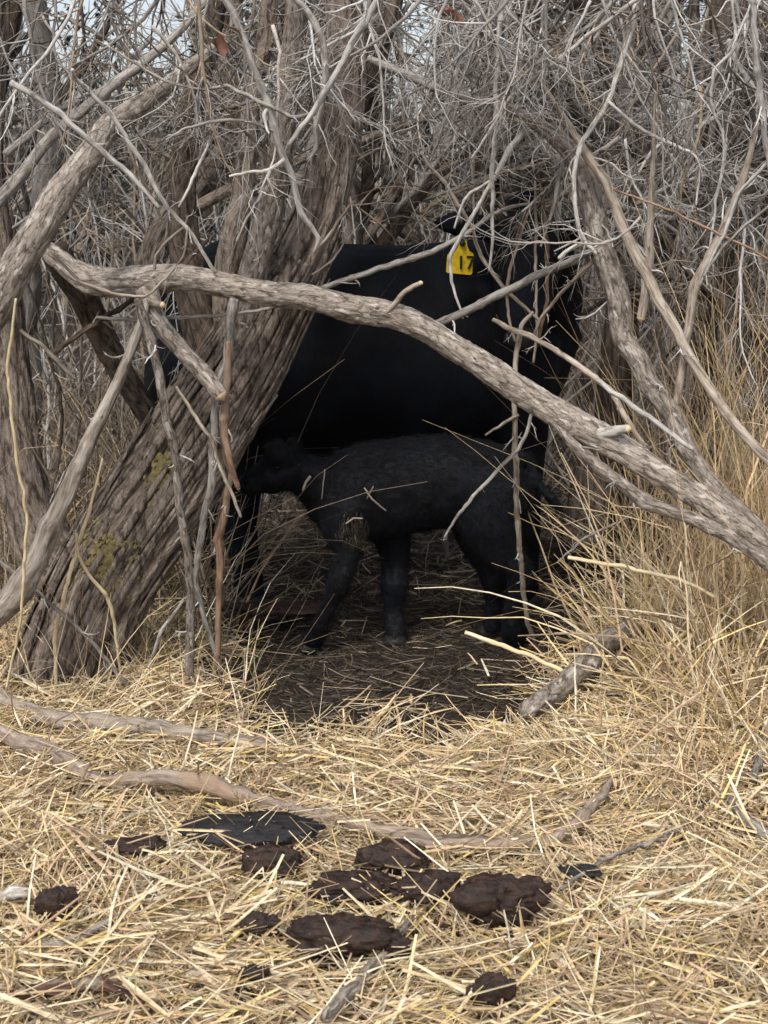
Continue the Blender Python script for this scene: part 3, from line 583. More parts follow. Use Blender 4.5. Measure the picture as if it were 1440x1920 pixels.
def fuse(name, shells, voxel, material, smooth=6, shag=0.0):
    VV, F4, F3, off = [], [], [], 0
    for V, a, b in shells: VV.append(V); F4.append(a + off); F3.append(b + off); off += len(V)
    me = raw_mesh(name + '_raw', np.concatenate(VV), [np.concatenate(F4), np.concatenate(F3)], material)
    o = bpy.data.objects.new(name + '_raw', me); S.collection.objects.link(o)
    m = o.modifiers.new('r', 'REMESH'); m.mode = 'VOXEL'; m.voxel_size = voxel; m.use_smooth_shade = True
    s = o.modifiers.new('s', 'SMOOTH'); s.factor = .6; s.iterations = smooth
    dg = bpy.context.evaluated_depsgraph_get(); res = bpy.data.meshes.new_from_object(o.evaluated_get(dg)); res.name = name
    bpy.data.objects.remove(o)
    res.materials.clear(); res.materials.append(material)
    n = len(res.vertices); co = np.empty(n * 3, np.float32); res.vertices.foreach_get('co', co); co = co.reshape(-1, 3)
    nn = np.empty(n * 3, np.float32); res.vertex_normals.foreach_get('vector', nn); nn = nn.reshape(-1, 3)
    co += nn * ((fbm(co[:, 0] * 9, co[:, 1] * 9, co[:, 2] * 9, 3) - .5) * voxel * 1.2)[:, None]
    if shag: co += nn * (((np.abs(2 * fbm(co[:, 0] * 34 + co[:, 2] * 10, co[:, 1] * 34, co[:, 2] * 17 - co[:, 0] * 8, 3) - 1)) * -1.6 + .35) * shag)[:, None]
    res.vertices.foreach_set('co', co.ravel()); res.polygons.foreach_set('use_smooth', np.ones(len(res.polygons), bool)); res.update()
    return res, co, nn
def fur(name, co, nn, n, L, width, flow, cols, parent, lift=.35, keep=None):
    i = rng.integers(0, len(co), n)
    if keep is not None: i = i[keep(co[i])]
    p = co[i]; q = nn[i]; m = len(i)
    d = flow(p) + rng.normal(size=(m, 3)) * .25; d = norm(d - (d * q).sum(1, keepdims=True) * q); d = norm(d + q * lift * (.4 + rng.random((m, 1))))
    s = norm(np.cross(d, q)) ; l = (L * (.5 + rng.random(m)))[:, None]
    p = p + rng.normal(size=(m, 3)) * .006; p = p - q * .002
    V = np.stack([p - s * width, p + s * width, p + d * l * .6 - q * l * .05, p + d * l - q * l * .12], 1).reshape(-1, 3)
    k = np.arange(m)[:, None] * 4
    Fc = np.concatenate([k + [0, 1, 2], k + [0, 2, 3]])
    Fc = np.concatenate([k + np.array([[0, 1, 2]]), k + np.array([[1, 3, 2]])])
    c = pick(cols, m, .3)
    me = raw_mesh(name, V, Fc, M['hair'], {'col': np.repeat(np.c_[c, np.ones(m)], 4, 0)}, smooth=False)
    return link(name, me, parent, 'stuff')
M['hair'] = strand('coat_hair', .7, .12)
def hoof_mesh(c, r, hgt, d=(0, -1, 0)):
    V = []; q = 14
    for j, (zz, s) in enumerate([(0, 1.15), (.5, 1.02), (1, .8)]):
        for a in range(q):
            th = a * 6.283 / q; cl = 1 - .25 * max(0, math.cos(th - math.atan2(d[1], d[0]))) ** 20
            V.append((c[0] + math.cos(th) * r * s * cl * (1.1), c[1] + math.sin(th) * r * s * cl, c[2] + zz * hgt))
    V = np.array(V); idx = np.arange(3 * q).reshape(3, q); a, b = idx[:-1], idx[1:]
    F4 = np.stack([a, np.roll(a, -1, 1), np.roll(b, -1, 1), b], -1).reshape(-1, 4)
    return raw_mesh('hoof', V, [F4, idx[0][None, ::-1], idx[-1][None]], M['hoof'])
def ball(name, c, r, material, parent, sc=(1, 1, 1)):
    V, Fc = [], []; n, k = 14, 9
    for i in range(k + 1):
        for j in range(n):
            a = math.pi * i / k; b = 6.2832 * j / n
            V.append((c[0] + r * sc[0] * math.sin(a) * math.cos(b), c[1] + r * sc[1] * math.sin(a) * math.sin(b), c[2] + r * sc[2] * math.cos(a)))
    idx = np.arange((k + 1) * n).reshape(k + 1, n); a, b = idx[:-1], idx[1:]
    return link(name, raw_mesh(name, np.array(V), np.stack([a, b, np.roll(b, -1, 1), np.roll(a, -1, 1)], -1).reshape(-1, 4), material), parent)
def pt(px, py, Y): return at(px, py, Y)
def torso(stations, Y):
    """(px, top py, bottom py, half width[, dY])"""
    P, ra, rb = [], [], []
    for s in stations:
        y = Y + (s[4] if len(s) > 4 else 0)
        a, b = at(s[0], s[1], y), at(s[0], s[2], y); P.append((a + b) / 2); ra.append((a[2] - b[2]) / 2); rb.append(s[3])
    Q, A_, _ = spline(P, ra, 40); _, B_, _ = spline(P, rb, 40)
    V, f4, f3 = ell_ring_tube(Q, A_, B_, 40)
    return V, f4, f3
CY = 5.0
cow = thing('cow', 'black adult cow standing sideways behind the calf with a yellow ear tag', 'cow', None, None, (at(700, 1140, CY)[0], CY, 0))
SH = []
SH.append(torso([(322, 540, 700, .09), (340, 485, 780, .19), (395, 447, 830, .27), (480, 446, 850, .31), (580, 452, 868, .36), (700, 458, 876, .38), (800, 456, 868, .37), (890, 446, 845, .33), (960, 440, 815, .28), (1015, 470, 790, .21), (1045, 520, 740, .14)], CY))
SH.append(flesh([(pt(930, 590, 5.0), .27, .24), (pt(975, 560, 4.92), .23, .20), (pt(990, 500, 4.80), .17, .15), (pt(990, 455, 4.70), .12, .12)], up=(1, 0, 0)))
SH.append(flesh([(pt(988, 425, 4.68), .085, .10), (pt(986, 470, 4.62), .125, .12), (pt(984, 520, 4.56), .110, .105), (pt(982, 570, 4.48), .085, .09), (pt(980, 615, 4.42), .082, .08), (pt(980, 645, 4.40), .065, .06)], up=(1, 0, 0)))
SH.append(flesh([(pt(960, 392, 4.72), .04, .05), (pt(985, 388, 4.71), .06, .07), (pt(1010, 392, 4.72), .04, .05)], up=(0, 0, 1), n=12))
for sx, tip in ((-1, (812, 408)), (1, (1118, 428))):     # ears
    bx = 988 + sx * 62
    SH.append(flesh([(pt(bx, 432, 4.66), .035, .028), (pt((bx + tip[0]) / 2 - sx * 8, 422 + (6 if sx > 0 else 0), 4.66), .050, .020), (pt(tip[0] - sx * 22, tip[1] + 10, 4.65), .040, .016), (pt(tip[0], tip[1] + 4, 4.65), .008, .008)], n=14))
SH.append(flesh([(pt(430, 640, 4.86), .20, .12), (pt(425, 760, 4.84), .17, .11), (pt(440, 850, 4.82), .10, .08), (pt(452, 930, 4.83), .068, .065), (pt(448, 985, 4.84), .062, .062), (pt(460, 1050, 4.83), .056, .054), (pt(466, 1100, 4.82), .056, .054), (pt(468, 1130, 4.80), .062, .06)], up=(1, 0, 0)))
SH.append(flesh([(pt(400, 640, 5.12), .20, .12), (pt(375, 760, 5.14), .16, .11), (pt(388, 850, 5.15), .10, .08), (pt(380, 940, 5.15), .066, .06), (pt(376, 1000, 5.12), .055, .055), (pt(384, 1070, 5.1), .05, .05), (pt(386, 1102, 5.08), .058, .055)], up=(1, 0, 0)))
SH.append(flesh([(pt(960, 650, 4.84), .17, .12), (pt(975, 770, 4.82), .11, .10), (pt(985, 860, 4.82), .07, .07), (pt(986, 950, 4.82), .055, .055), (pt(985, 1050, 4.82), .046, .046), (pt(984, 1120, 4.80), .055, .055)], up=(1, 0, 0)))
SH.append(flesh([(pt(940, 650, 5.16), .17, .12), (pt(950, 770, 5.16), .11, .10), (pt(950, 860, 5.16), .07, .07), (pt(948, 950, 5.16), .052, .052), (pt(946, 1040, 5.14), .046, .046), (pt(945, 1090, 5.12), .052, .052)], up=(1, 0, 0)))
SH.append(flesh([(pt(335, 500, 5.0), .04, .04), (pt(318, 560, 5.0), .035, .03), (pt(312, 700, 5.0), .025, .022), (pt(318, 850, 5.0), .028, .028), (pt(322, 930, 5.0), .045, .04)], up=(1, 0, 0)))
SH.append(flesh([(pt(470, 850, 4.97), .10, .12), (pt(510, 865, 4.97), .12, .13), (pt(560, 855, 4.97), .08, .11)], n=14))
me, cco, cnn = fuse('body', SH, .016, M['cow'], 7)
link('body', me, cow)
for p_ in [(468, 1140, 4.80, .060), (386, 1112, 5.08, .055), (984, 1132, 4.80, .055), (945, 1100, 5.12, .05)]:
    c = at(p_[0], p_[1], p_[2]); c[2] = float(terrain(c[0], c[1])) - .005; link('hoof', hoof_mesh(c, p_[3], .07), cow)
ball('eye', pt(928, 478, 4.53), .018, M['eye'], cow); ball('eye', pt(1042, 480, 4.53), .018, M['eye'], cow)
ball('nose', pt(980, 636, 4.36), .06, M['nose'], cow, (1, .6, .7))
HC = np.array([(.001, .0015, .003), (.0025, .0035, .007), (.001, .0014, .0025), (.004, .005, .009)])
fur('coat', cco, cnn, 12000, .016, .0011, lambda p: np.tile([-.4, 0, -1.], (len(p), 1)), HC, cow, .25)
# ear tag
def tagshape():
    out_ = [(-.006, .060), (.014, .062), (.018, .045), (.026, .030), (.040, .024), (.042, .018), (.042, -.040), (.037, -.045), (-.040, -.045), (-.044, -.040), (-.044, .012), (-.038, .020), (-.020, .024), (-.012, .040)]
    V = np.array([(x, 0, z) for x, z in out_] + [(x, .003, z) for x, z in out_]); n = len(out_)
    V[:, 1] += .35 * (V[:, 0] ** 2) * 8
    q = np.array([(i, (i + 1) % n, (i + 1) % n + n, i + n) for i in range(n)])
    return raw_mesh('ear_tag', V, [np.arange(n)[None, ::-1], (np.arange(n) + n)[None], q], M['tag'], smooth=False)
to = bpy.data.objects.new('ear_tag', tagshape()); S.collection.objects.link(to)
tc = pt(864, 487, 4.60); to.location = tc; to.rotation_euler = (math.radians(-4), math.radians(5), math.radians(8))
bpy.context.view_layer.update()
to.parent = cow; to.matrix_parent_inverse = cow.matrix_basis.inverted()
fc = bpy.data.curves.new('number_seventeen', 'FONT'); fc.body = '17'; fc.size = .060; fc.extrude = .0006; fc.align_x = 'CENTER'; fc.align_y = 'CENTER'; fc.offset = .0009; fc.space_character = 1.05
fo = bpy.data.objects.new('tmp', fc); S.collection.objects.link(fo)
fm = bpy.data.meshes.new_from_object(fo.evaluated_get(bpy.context.evaluated_depsgraph_get())); bpy.data.objects.remove(fo); fm.materials.clear(); fm.materials.append(M['ink'])
no_ = bpy.data.objects.new('number', fm); S.collection.objects.link(no_); no_.parent = to; no_.location = (.017, -.0022, -.010); no_.rotation_euler = (math.pi / 2, 0, 0); no_.rotation_euler[1] = math.radians(-4)
ball('stud', tc + np.array([.005, -.006, .052]), .010, M['hoof'], to, (1, .5, 1))

Q = 4.38
calf = thing('calf', 'small fuzzy black calf reaching under the cow to nurse', 'calf', None, None, (at(760, 1215, Q)[0], Q, 0))
SH = [torso([(590, 868, 975, .085), (630, 846, 1004, .12), (690, 832, 1012, .135), (760, 823, 998, .145), (830, 820, 988, .145), (890, 826, 992, .14), (940, 838, 990, .125), (975, 858, 968, .085), (990, 878, 940, .045)], Q)]
SH.append(flesh([(pt(650, 925, Q), .11, .10), (pt(600, 905, Q - .02), .083, .074), (pt(568, 890, Q - .04), .066, .058), (pt(545, 884, Q - .06), .058, .052)]))
SH.append(flesh([(pt(550, 872, Q - .06), .058, .062), (pt(528, 878, Q - .07), .070, .066), (pt(503, 888, Q - .09), .058, .050), (pt(482, 899, Q - .10), .040, .037), (pt(464, 907, Q - .11), .038, .037), (pt(456, 911, Q - .11), .030, .032)]))
SH.append(flesh([(pt(545, 858, Q - .11), .022, .015), (pt(534, 850, Q - .16), .034, .012), (pt(514, 842, Q - .20), .040, .012), (pt(492, 838, Q - .23), .008, .007)], n=12))
SH.append(flesh([(pt(560, 852, Q + .02), .022, .015), (pt(552, 834, Q + .07), .034, .012), (pt(540, 826, Q + .10), .010, .008)], n=12))
LG = [
 [(648, 940, Q - .08, .090, .06), (645, 995, Q - .09, .070, .05), (650, 1032, Q - .09, .048, .042), (640, 1078, Q - .10, .046, .041), (634, 1096, Q - .10, .042, .038), (620, 1128, Q - .09, .029, .027), (606, 1160, Q - .08, .028, .027), (594, 1186, Q - .06, .038, .034), (580, 1206, Q - .04, .036, .034)],
 [(712, 960, Q + .07, .090, .06), (735, 1010, Q + .08, .062, .05), (742, 1055, Q + .08, .046, .040), (740, 1092, Q + .06, .052, .045), (739, 1110, Q + .06, .046, .040), (737, 1144, Q + .06, .032, .030), (738, 1174, Q + .04, .038, .034), (744, 1200, Q + .02, .038, .036)],
 [(925, 905, Q - .06, .12, .07), (912, 965, Q - .08, .105, .07), (932, 1018, Q - .08, .080, .055), (958, 1052, Q - .08, .055, .042), (974, 1076, Q - .08, .048, .040), (966, 1125, Q - .07, .034, .030), (962, 1172, Q - .05, .041, .036), (963, 1202, Q - .02, .040, .038)],
 [(915, 910, Q + .07, .11, .07), (895, 965, Q + .09, .09, .06), (902, 1015, Q + .10, .070, .05), (918, 1055, Q + .10, .054, .044), (926, 1084, Q + .10, .050, .040), (925, 1130, Q + .10, .031, .029), (922, 1165, Q + .11, .036, .033), (920, 1183, Q + .12, .040, .036)]]
for lg in LG: SH.append(flesh([(pt(a, b, y), r * (.9 if b > 1025 else 1), s * (.9 if b > 1025 else 1)) for a, b, y, r, s in lg], up=(1, 0, 0)))
SH.append(flesh([(pt(972, 856, Q), .022, .022), (pt(990, 862, Q), .017, .016), (pt(1002, 888, Q - .01), .013, .013), (pt(1016, 914, Q - .02), .013, .013), (pt(1034, 934, Q - .03), .020, .017), (pt(1052, 956, Q - .03), .010, .010)], up=(0, 1, 0)))
me, kco, knn = fuse('body', SH, .0075, M['calf'], 5, .007)
link('body', me, calf)
for lg in LG:
    a = lg[-1]; c = at(a[0] - 3, a[1] + 6, a[2]); c[2] = float(terrain(c[0], c[1])); link('hoof', hoof_mesh(c, .036, .035), calf)
ball('eye', pt(520, 876, Q - .138), .010, M['eye'], calf)
ball('nose', pt(462, 912, Q - .085), .030, M['nose'], calf, (.8, 1, .9))
KC = np.array([(.0014, .0022, .0045), (.003, .0045, .0085), (.001, .0015, .0028), (.008, .0075, .0075), (.0024, .004, .0078)])
fur('coat', kco, knn, 60000, .019, .0010, lambda p: np.stack([.8 + 1.6 * (fbm(p[:, 0] * 22, p[:, 1] * 22, p[:, 2] * 22, 2) - .5), 0 * p[:, 0], -.7 + 2.2 * (fbm(p[:, 0] * 22 + 9, p[:, 1] * 22, p[:, 2] * 22, 2) - .5)], -1), KC, calf, .4)
# muddy tan hair behind the elbow
def mudkeep(p):
    c = at(663, 990, Q - .12); return ((p[:, 0] - c[0]) ** 2 + (p[:, 2] - c[2]) ** 2 < .05 ** 2) & (p[:, 1] < Q)
mud = fur('muddy_hair', kco, knn, 60000, .03, .0013, lambda p: np.tile([.1, 0, -1.], (len(p), 1)), np.array([(.05, .04, .028), (.03, .025, .02), (.09, .07, .05)]), calf, .35, mudkeep)
for k, (lab, pts, wd) in enumerate([('pale leaf scrap stuck on the calf neck', [(568, 920), (575, 903), (582, 893)], 8), ('thin straw standing on the calf neck behind the leaf scrap', [(603, 935), (606, 910), (609, 880)], 3), ('straw stuck on the calf ribs slanting down right', [(683, 915), (697, 935), (724, 958)], 5), ('tiny straw crossing the slanting one on the calf ribs', [(688, 935), (697, 918), (700, 912)], 4), ('straw bit stuck low on the calf chest', [(648, 982), (662, 973), (680, 972)], 5)]):
    branch('straw_bit', pts, wd * .7, Q - .155 if k > 1 else Q - .13, 'tan', lab, 'straw', 'straws stuck on the calf', sides=5)

# ------------------------------------------------------------------ straw litter
def litter(name, n, area, length, width, pal, h, label=None, tilt=.24, dens=None, mat_='straw', up=0.0, K=4, p=None, wob=.09):
    x0, x1, y0, y1 = area
    x = rng.uniform(x0, x1, n * 3)
    y = y0 + (y1 - y0) * rng.random(n * 3) ** 1.0
    keep = np.ones(len(x), bool)
    vis = np.abs(x) < y * .38 + .62
    keep &= vis
    if dens is not None: keep &= rng.random(len(x)) < dens(x, y)
    x, y = x[keep][:n], y[keep][:n]; m = len(x)
    az = np.where(rng.random(m) < .55, (fbm(x * 2.6, y * 2.6, 5.) - .5) * 9 + rng.normal(size=m) * .45, rng.random(m) * 6.283)
    el = rng.normal(size=m) * tilt + up * rng.random(m) ** 3
    L = length[0] + (length[1] - length[0]) * rng.random(m) ** 2.2
    d = np.stack([np.cos(az) * np.cos(el), np.sin(az) * np.cos(el), np.sin(el)], -1)
    z = terrain(x, y) + rng.random(m) ** 1.3 * h * (.4 + 1.2 * fbm(x * 4, y * 4, 9.))
    st = np.stack([x, y, z], -1) - d * L[:, None] * .5
    P, W = grow(st, d, L, (width[0] + (width[1] - width[0]) * rng.random(m) ** 2) * .5, K, wob, 0.05, .45)
    W[:, 0] *= .7
    P[:, :, 2] = np.maximum(P[:, :, 2], terrain(P[:, :, 0], P[:, :, 1]) + .002 + .3 * (z - terrain(x, y))[:, None])
    me = ribbon_mesh(name, [(P, W, pick(pal, m, .14, p))], M[mat_])
    o = link(name, me, None, 'stuff'); o['label'] = label or 'dry pale straw'; o['category'] = 'straw'
    return o
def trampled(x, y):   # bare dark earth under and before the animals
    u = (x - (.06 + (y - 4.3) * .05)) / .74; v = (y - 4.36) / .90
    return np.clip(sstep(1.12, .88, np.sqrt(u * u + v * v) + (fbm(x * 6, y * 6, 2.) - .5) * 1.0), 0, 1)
litter('straw_litter', 66000, (-2.0, 2.0, 1.9, 4.6), (.05, .33), (.0028, .0100), PAL_STRAW, .08, 'pale dry straw matted over the foreground ground', dens=lambda x, y: 1 - .993 * trampled(x, y), up=.5)
litter('old_straw', 24000, (-2.0, 2.0, 1.9, 5.0), (.03, .16), (.003, .010), PAL_DULL, .022, 'dull grey brown old straw underneath the pale straw', dens=lambda x, y: 1 - .95 * trampled(x, y), K=3)
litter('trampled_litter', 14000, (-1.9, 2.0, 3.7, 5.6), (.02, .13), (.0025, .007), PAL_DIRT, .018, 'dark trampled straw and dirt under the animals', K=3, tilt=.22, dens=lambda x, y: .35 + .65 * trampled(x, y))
litter('leaf_litter', 24000, (-3.6, 3.6, 4.9, 11), (.05, .30), (.004, .012), PAL_DULL, .07, 'dull straw and stalks lying behind the cow', K=3, tilt=.25, up=.7)
litter('blade_scraps', 900, (-1.2, 1.3, 2.1, 4.0), (.05, .18), (.010, .020), PAL_STRAW[[0, 3, 6]], .06, 'broad bleached reed blade scraps on top of the straw', dens=lambda x, y: 1 - trampled(x, y), K=5, up=.4, tilt=.25)
litter('long_stalks', 520, (-1.2, 1.3, 2.1, 4.3), (.25, .55), (.004, .007), PAL_STRAW[[0, 1, 3, 4]], .075, 'long pale stalks lying over the straw', dens=lambda x, y: 1 - trampled(x, y), K=7, up=.2, wob=.06, tilt=.08)

# ------------------------------------------------------------------ standing dry grass
def grass(name, label, n, area, hgt, width, pal, lean=.35, wob=.12, grav=.5, K=7, dens=None, cat='dry grass', kink=0.0):
    x0, x1, y0, y1 = area
    x = rng.uniform(x0, x1, n); y = rng.uniform(y0, y1, n)
    if dens is not None:
        k = rng.random(n) < dens(x, y); x, y = x[k], y[k]; n = len(x)
    st = np.stack([x, y, terrain(x, y) - .01], -1)
    d = np.stack([rng.normal(size=n) * lean, rng.normal(size=n) * lean, np.ones(n)], -1)
    L = hgt[0] + (hgt[1] - hgt[0]) * rng.random(n) ** 1.6
    P, W = grow(st, d, L, (width[0] + (width[1] - width[0]) * rng.random(n) ** 2) * .5, K, wob, grav, .25, kink)
    P[:, :, 2] = np.maximum(P[:, :, 2], terrain(P[:, :, 0], P[:, :, 1]) + .004)
    o = link(name, ribbon_mesh(name, [(P, W, pick(pal, n, .14))], M['straw']), None, 'stuff'); o['label'] = label; o['category'] = cat
    return o
clump = lambda f, t=.5, w=.08: (lambda x, y: sstep(t - w, t + w, fbm(x * f, y * f, 4.4)))
rg = lambda x, y: sstep(.40, .60, x - .32 * (y - 3.6) + .12 * (fbm(x * 5, y * 5, 1.) - .5)) * (1 - .96 * ((x < .74) & (y < 3.95)))
grass('dry_grass_clump', 'bright tangled broken dry grass standing thick at the right', 6400, (.34, 1.75, 3.2, 4.35), (.08, .46), (.0055, .013), PAL_STRAW, .75, .16, .5, dens=rg, kink=.9)
grass('tangled_grass', 'taller crossing and bent dry stalks above the grass at the right', 1000, (.66, 1.8, 3.5, 4.5), (.35, .95), (.0055, .0115), PAL_STRAW, .5, .10, .5, dens=rg, K=8, kink=.8)
grass('tall_reeds', 'tall dry tan reeds standing at the right edge behind the limbs', 900, (.88, 1.8, 3.7, 5.2), (.6, 1.6), (.0035, .009), PAL_STRAW[[0, 1, 2, 5, 8]], .22, .08, .35, K=9, kink=.35)
grass('low_grass_left', 'sparse dry grass stems round the leaning trunk base', 260, (-1.25, -.35, 3.5, 4.15), (.10, .55), (.003, .006), PAL_STRAW, .35, .12, .6, K=7)
grass('back_reeds', 'dull reeds standing behind the cow', 2600, (-2.6, 2.6, 5.6, 9.5), (.3, 1.2), (.004, .012), PAL_DULL, .5, .12, .8, K=6)
grass('left_reeds', 'dull dry stems behind the leaning tree', 1200, (-1.8, -.50, 4.3, 5.8), (.3, 1.5), (.003, .009), np.vstack([PAL_DULL, PAL_STRAW[[2, 5, 7]]]), .45, .13, .8, K=7)
grass('straw_tips', 'short upright straws poking from the straw cover', 1500, (-1.2, 1.3, 2.2, 4.1), (.03, .14), (.002, .005), PAL_STRAW, .9, .15, .8, K=5, dens=lambda x, y: 1 - trampled(x, y), cat='straw')

# ------------------------------------------------------------------ fallen wood and dung in the foreground
def ground_stick(name, label, pts, wpx, m, lift=.6, **k):
    seedc[0] += 1
    P, R = [], []
    tip = k.get('tip', 0)
    ws = np.interp(np.linspace(0, 1, len(pts)), np.linspace(0, 1, len(np.atleast_1d(wpx))), np.atleast_1d(wpx))
    for (a, b), w_ in zip(pts, ws):
        p = gnd(a, b, .055); r = w_ * p[1] / F * .5; p[2] += r * lift + .004; P.append(p); R.append(r)
    me, SP, SR = limb_mesh(name, P, R, M[m], sides=int(np.clip(np.mean(R) * 900, 7, 30)), rough=k.get('rough', .16), cutend=k.get('cut', False), seed=seedc[0], wander=k.get('wander', .012))
    return thing(name, label, 'fallen branch', None, me)
ground_stick('fallen_branch', 'long curved fallen branch lying across the straw above the dung', [(-60, 1385), (0, 1400), (60, 1430), (130, 1455), (200, 1480), (270, 1485), (360, 1500), (450, 1515), (560, 1535), (660, 1552), (760, 1572), (860, 1595), (950, 1603), (1030, 1592), (1085, 1560), (1125, 1515), (1150, 1470)], [28, 30, 34, 36, 32, 30, 30, 29, 29, 31, 31, 30, 28, 25, 23, 19, 10], 'wood', lift=1.4, wander=.02, rough=.26)
ground_stick('fallen_branch', 'greyish branch half sunk in straw below the leaning trunk', [(-40, 1305), (40, 1340), (100, 1358), (180, 1366), (280, 1376), (400, 1392), (520, 1400), (620, 1420)], [30, 34, 36, 36, 34, 30, 26, 14], 'tan', lift=.5)
ground_stick('rough_log', 'short rough weathered log tilted in the grass at the right', [(985, 1362), (1050, 1320), (1120, 1275), (1180, 1242), (1235, 1212)], [32, 44, 46, 44, 30], 'limb', rough=.34, lift=2.0, wander=.03)
ground_stick('red_brown_stick', 'thick red brown broken stick at the bottom left', [(25, 1858), (80, 1860), (150, 1856), (215, 1868), (270, 1880)], [26, 30, 30, 24, 12], 'redwood', rough=.3, lift=.2)
ground_stick('peeled_stick', 'two toned peeled stick pointing up right at the bottom centre', [(610, 1925), (660, 1875), (700, 1825), (735, 1780), (770, 1738)], [28, 26, 26, 22, 14], 'limb', rough=.14, lift=1.5)
ground_stick('grey_stick', 'grey weathered stick among straw at the lower left', [(70, 1780), (130, 1770), (200, 1745), (260, 1715)], [14, 18, 18, 8], 'grey')
ground_stick('thin_wiry_twig', 'thin wiry twig lying above the straw at lower right', [(1050, 1690), (1085, 1668), (1130, 1632), (1180, 1612), (1230, 1598), (1280, 1552), (1350, 1490)], [6, 8, 9, 8, 8, 7, 5], 'grey', lift=3)
ground_stick('buried_log', 'weathered grey wood half buried at the right edge', [(1365, 1500), (1400, 1535), (1440, 1560), (1490, 1590)], [16, 22, 26, 28], 'grey', lift=.3)
ground_stick('pale_wood_scrap', 'short pale wood scrap at the left edge of the straw', [(-10, 1690), (25, 1682), (58, 1678)], [22, 24, 18], 'pale')
ground_stick('dark_root', 'dark root curving under the leaning limb at the right edge', [(1440, 1380), (1425, 1430), (1410, 1470)], [18, 20, 12], 'grey', lift=1)
ground_stick('stick_behind_calf', 'dark level stick on the ground behind the calf', [(975, 1040), (1050, 1035), (1130, 1030), (1200, 1035)], [14, 22, 22, 16], 'dark')

CLODS = []
def clod(name, label, px, py, wpx, hpx, m, seed, flat=1.0, rough=.35, cat='dung'):
    c = gnd(px, py + hpx * .12, .03); Yc = c[1]; wpx *= 1.07; hpx *= 1.2; rx = wpx * Yc / F * .5
    rz = hpx * Yc / F * .5 * flat; ry = rx * .5
    q_ = np.random.default_rng(seed); VV, FF, off = [], [], 0
    nb = 1 if flat < .5 else 5
    for b_i in range(nb):
        big = b_i == 0
        sc_ = (1.0 if flat < .5 else .80) if big else q_.uniform(.32, .55)
        ox, oy, oz = (0, 0, 0) if big else (q_.uniform(-.62, .62) * rx, q_.uniform(-.6, .5) * ry, q_.uniform(-.2, .45) * rz)
        n, k = (56, 30) if big else (30, 18)
        a = np.linspace(0, math.pi, k + 1)[:, None]; b = (np.arange(n) * 6.2832 / n)[None]
        x = np.sin(a) * np.cos(b); y = np.sin(a) * np.sin(b); z = np.cos(a) * np.ones_like(b); o_ = seed * 3.1 + b_i * 7
        d = 1 + rough * 1.5 * (fbm(x * 1.5 + o_, y * 1.5, z * 1.5, 5) - .5) * 2 - .28 * np.abs(2 * fbm(x * 3.0 + o_, y * 3.0, z * 3.0, 4) - 1) ** .6 * 1.4 + .25 + .16 * (fbm(x * 9 + o_, y * 9, z * 9, 3) - .5)
        hz = 1.0 if big else 1.25
        V = np.stack([x * d * rx * sc_ + ox, y * d * ry * sc_ + oy, z * d * rz * sc_ * hz + oz], -1).reshape(-1, 3) + np.array([c[0], Yc, c[2] + rz * .35 + (.055 if flat < .5 else .04)])
        idx = np.arange((k + 1) * n).reshape(k + 1, n) + off; p, q = idx[:-1], idx[1:]
        FF.append(np.stack([p, q, np.roll(q, -1, 1), np.roll(p, -1, 1)], -1).reshape(-1, 4)); VV.append(V); off += len(V)
    o = thing(name, label, cat, 'dried cow dung lumps on the straw' if cat == 'dung' else None, raw_mesh(name, np.concatenate(VV), np.concatenate(FF), M[m]))
    if cat == 'dung': CLODS.append((c, rx, ry, rz))
    return o
clod('dung_pat', 'flat oval dark grey dung pat nearest the fallen branch', 472, 1596, 228, 56, 'dungw', 1, .49, .24)
clod('dung_lump', 'crumbled brown dung lump just under the flat oval pat', 512, 1655, 125, 82, 'dung', 2, .8)
clod('dung_lump', 'dark round dung lump in the middle of the foreground', 735, 1640, 140, 88, 'dung', 3, .7)
clod('dung_lump', 'low crumbly dung lump left of the middle lumps', 660, 1688, 185, 78, 'dung', 4, .6)
clod('dung_lump', 'dung lump wedged between the middle and the large right lumps', 795, 1700, 135, 84, 'dung', 5, .65)
clod('dung_lump', 'largest knobbly dung lump right of centre', 938, 1728, 190, 115, 'dung', 6, .75, .3)
clod('dung_lump', 'big rounded brown dung lump at the lower centre', 635, 1792, 225, 112, 'dung', 7, .68, .26)
clod('dung_lump', 'small dark lump touching the left side of the big lower one', 487, 1775, 80, 62, 'dung', 8, .8)
clod('dung_lump', 'small dung lump behind the peeled stick', 735, 1812, 70, 60, 'dung', 12, .8)
clod('dung_lump', 'small pyramid shaped brown lump at far left', 105, 1740, 80, 72, 'dung', 9, .9)
clod('dung_lump', 'low dark lump half hidden in straw left of the oval pat', 255, 1622, 120, 50, 'dung', 10, .6)
clod('dung_lump', 'thin dark crust poking from straw at lower right', 1085, 1672, 90, 30, 'dungw', 11, .6)
clod('dung_lump', 'brown lump cut by the bottom edge', 915, 1905, 90, 72, 'dung', 13, .9)
clod('dung_lump', 'tiny brown lump below the small dark lump', 478, 1862, 62, 34, 'dung', 14, .8)
clod('dirt_mound', 'low mound of dark dirt behind the calf front hooves', 515, 1160, 170, 36, 'dung', 15, .6, .5, 'dirt mound')
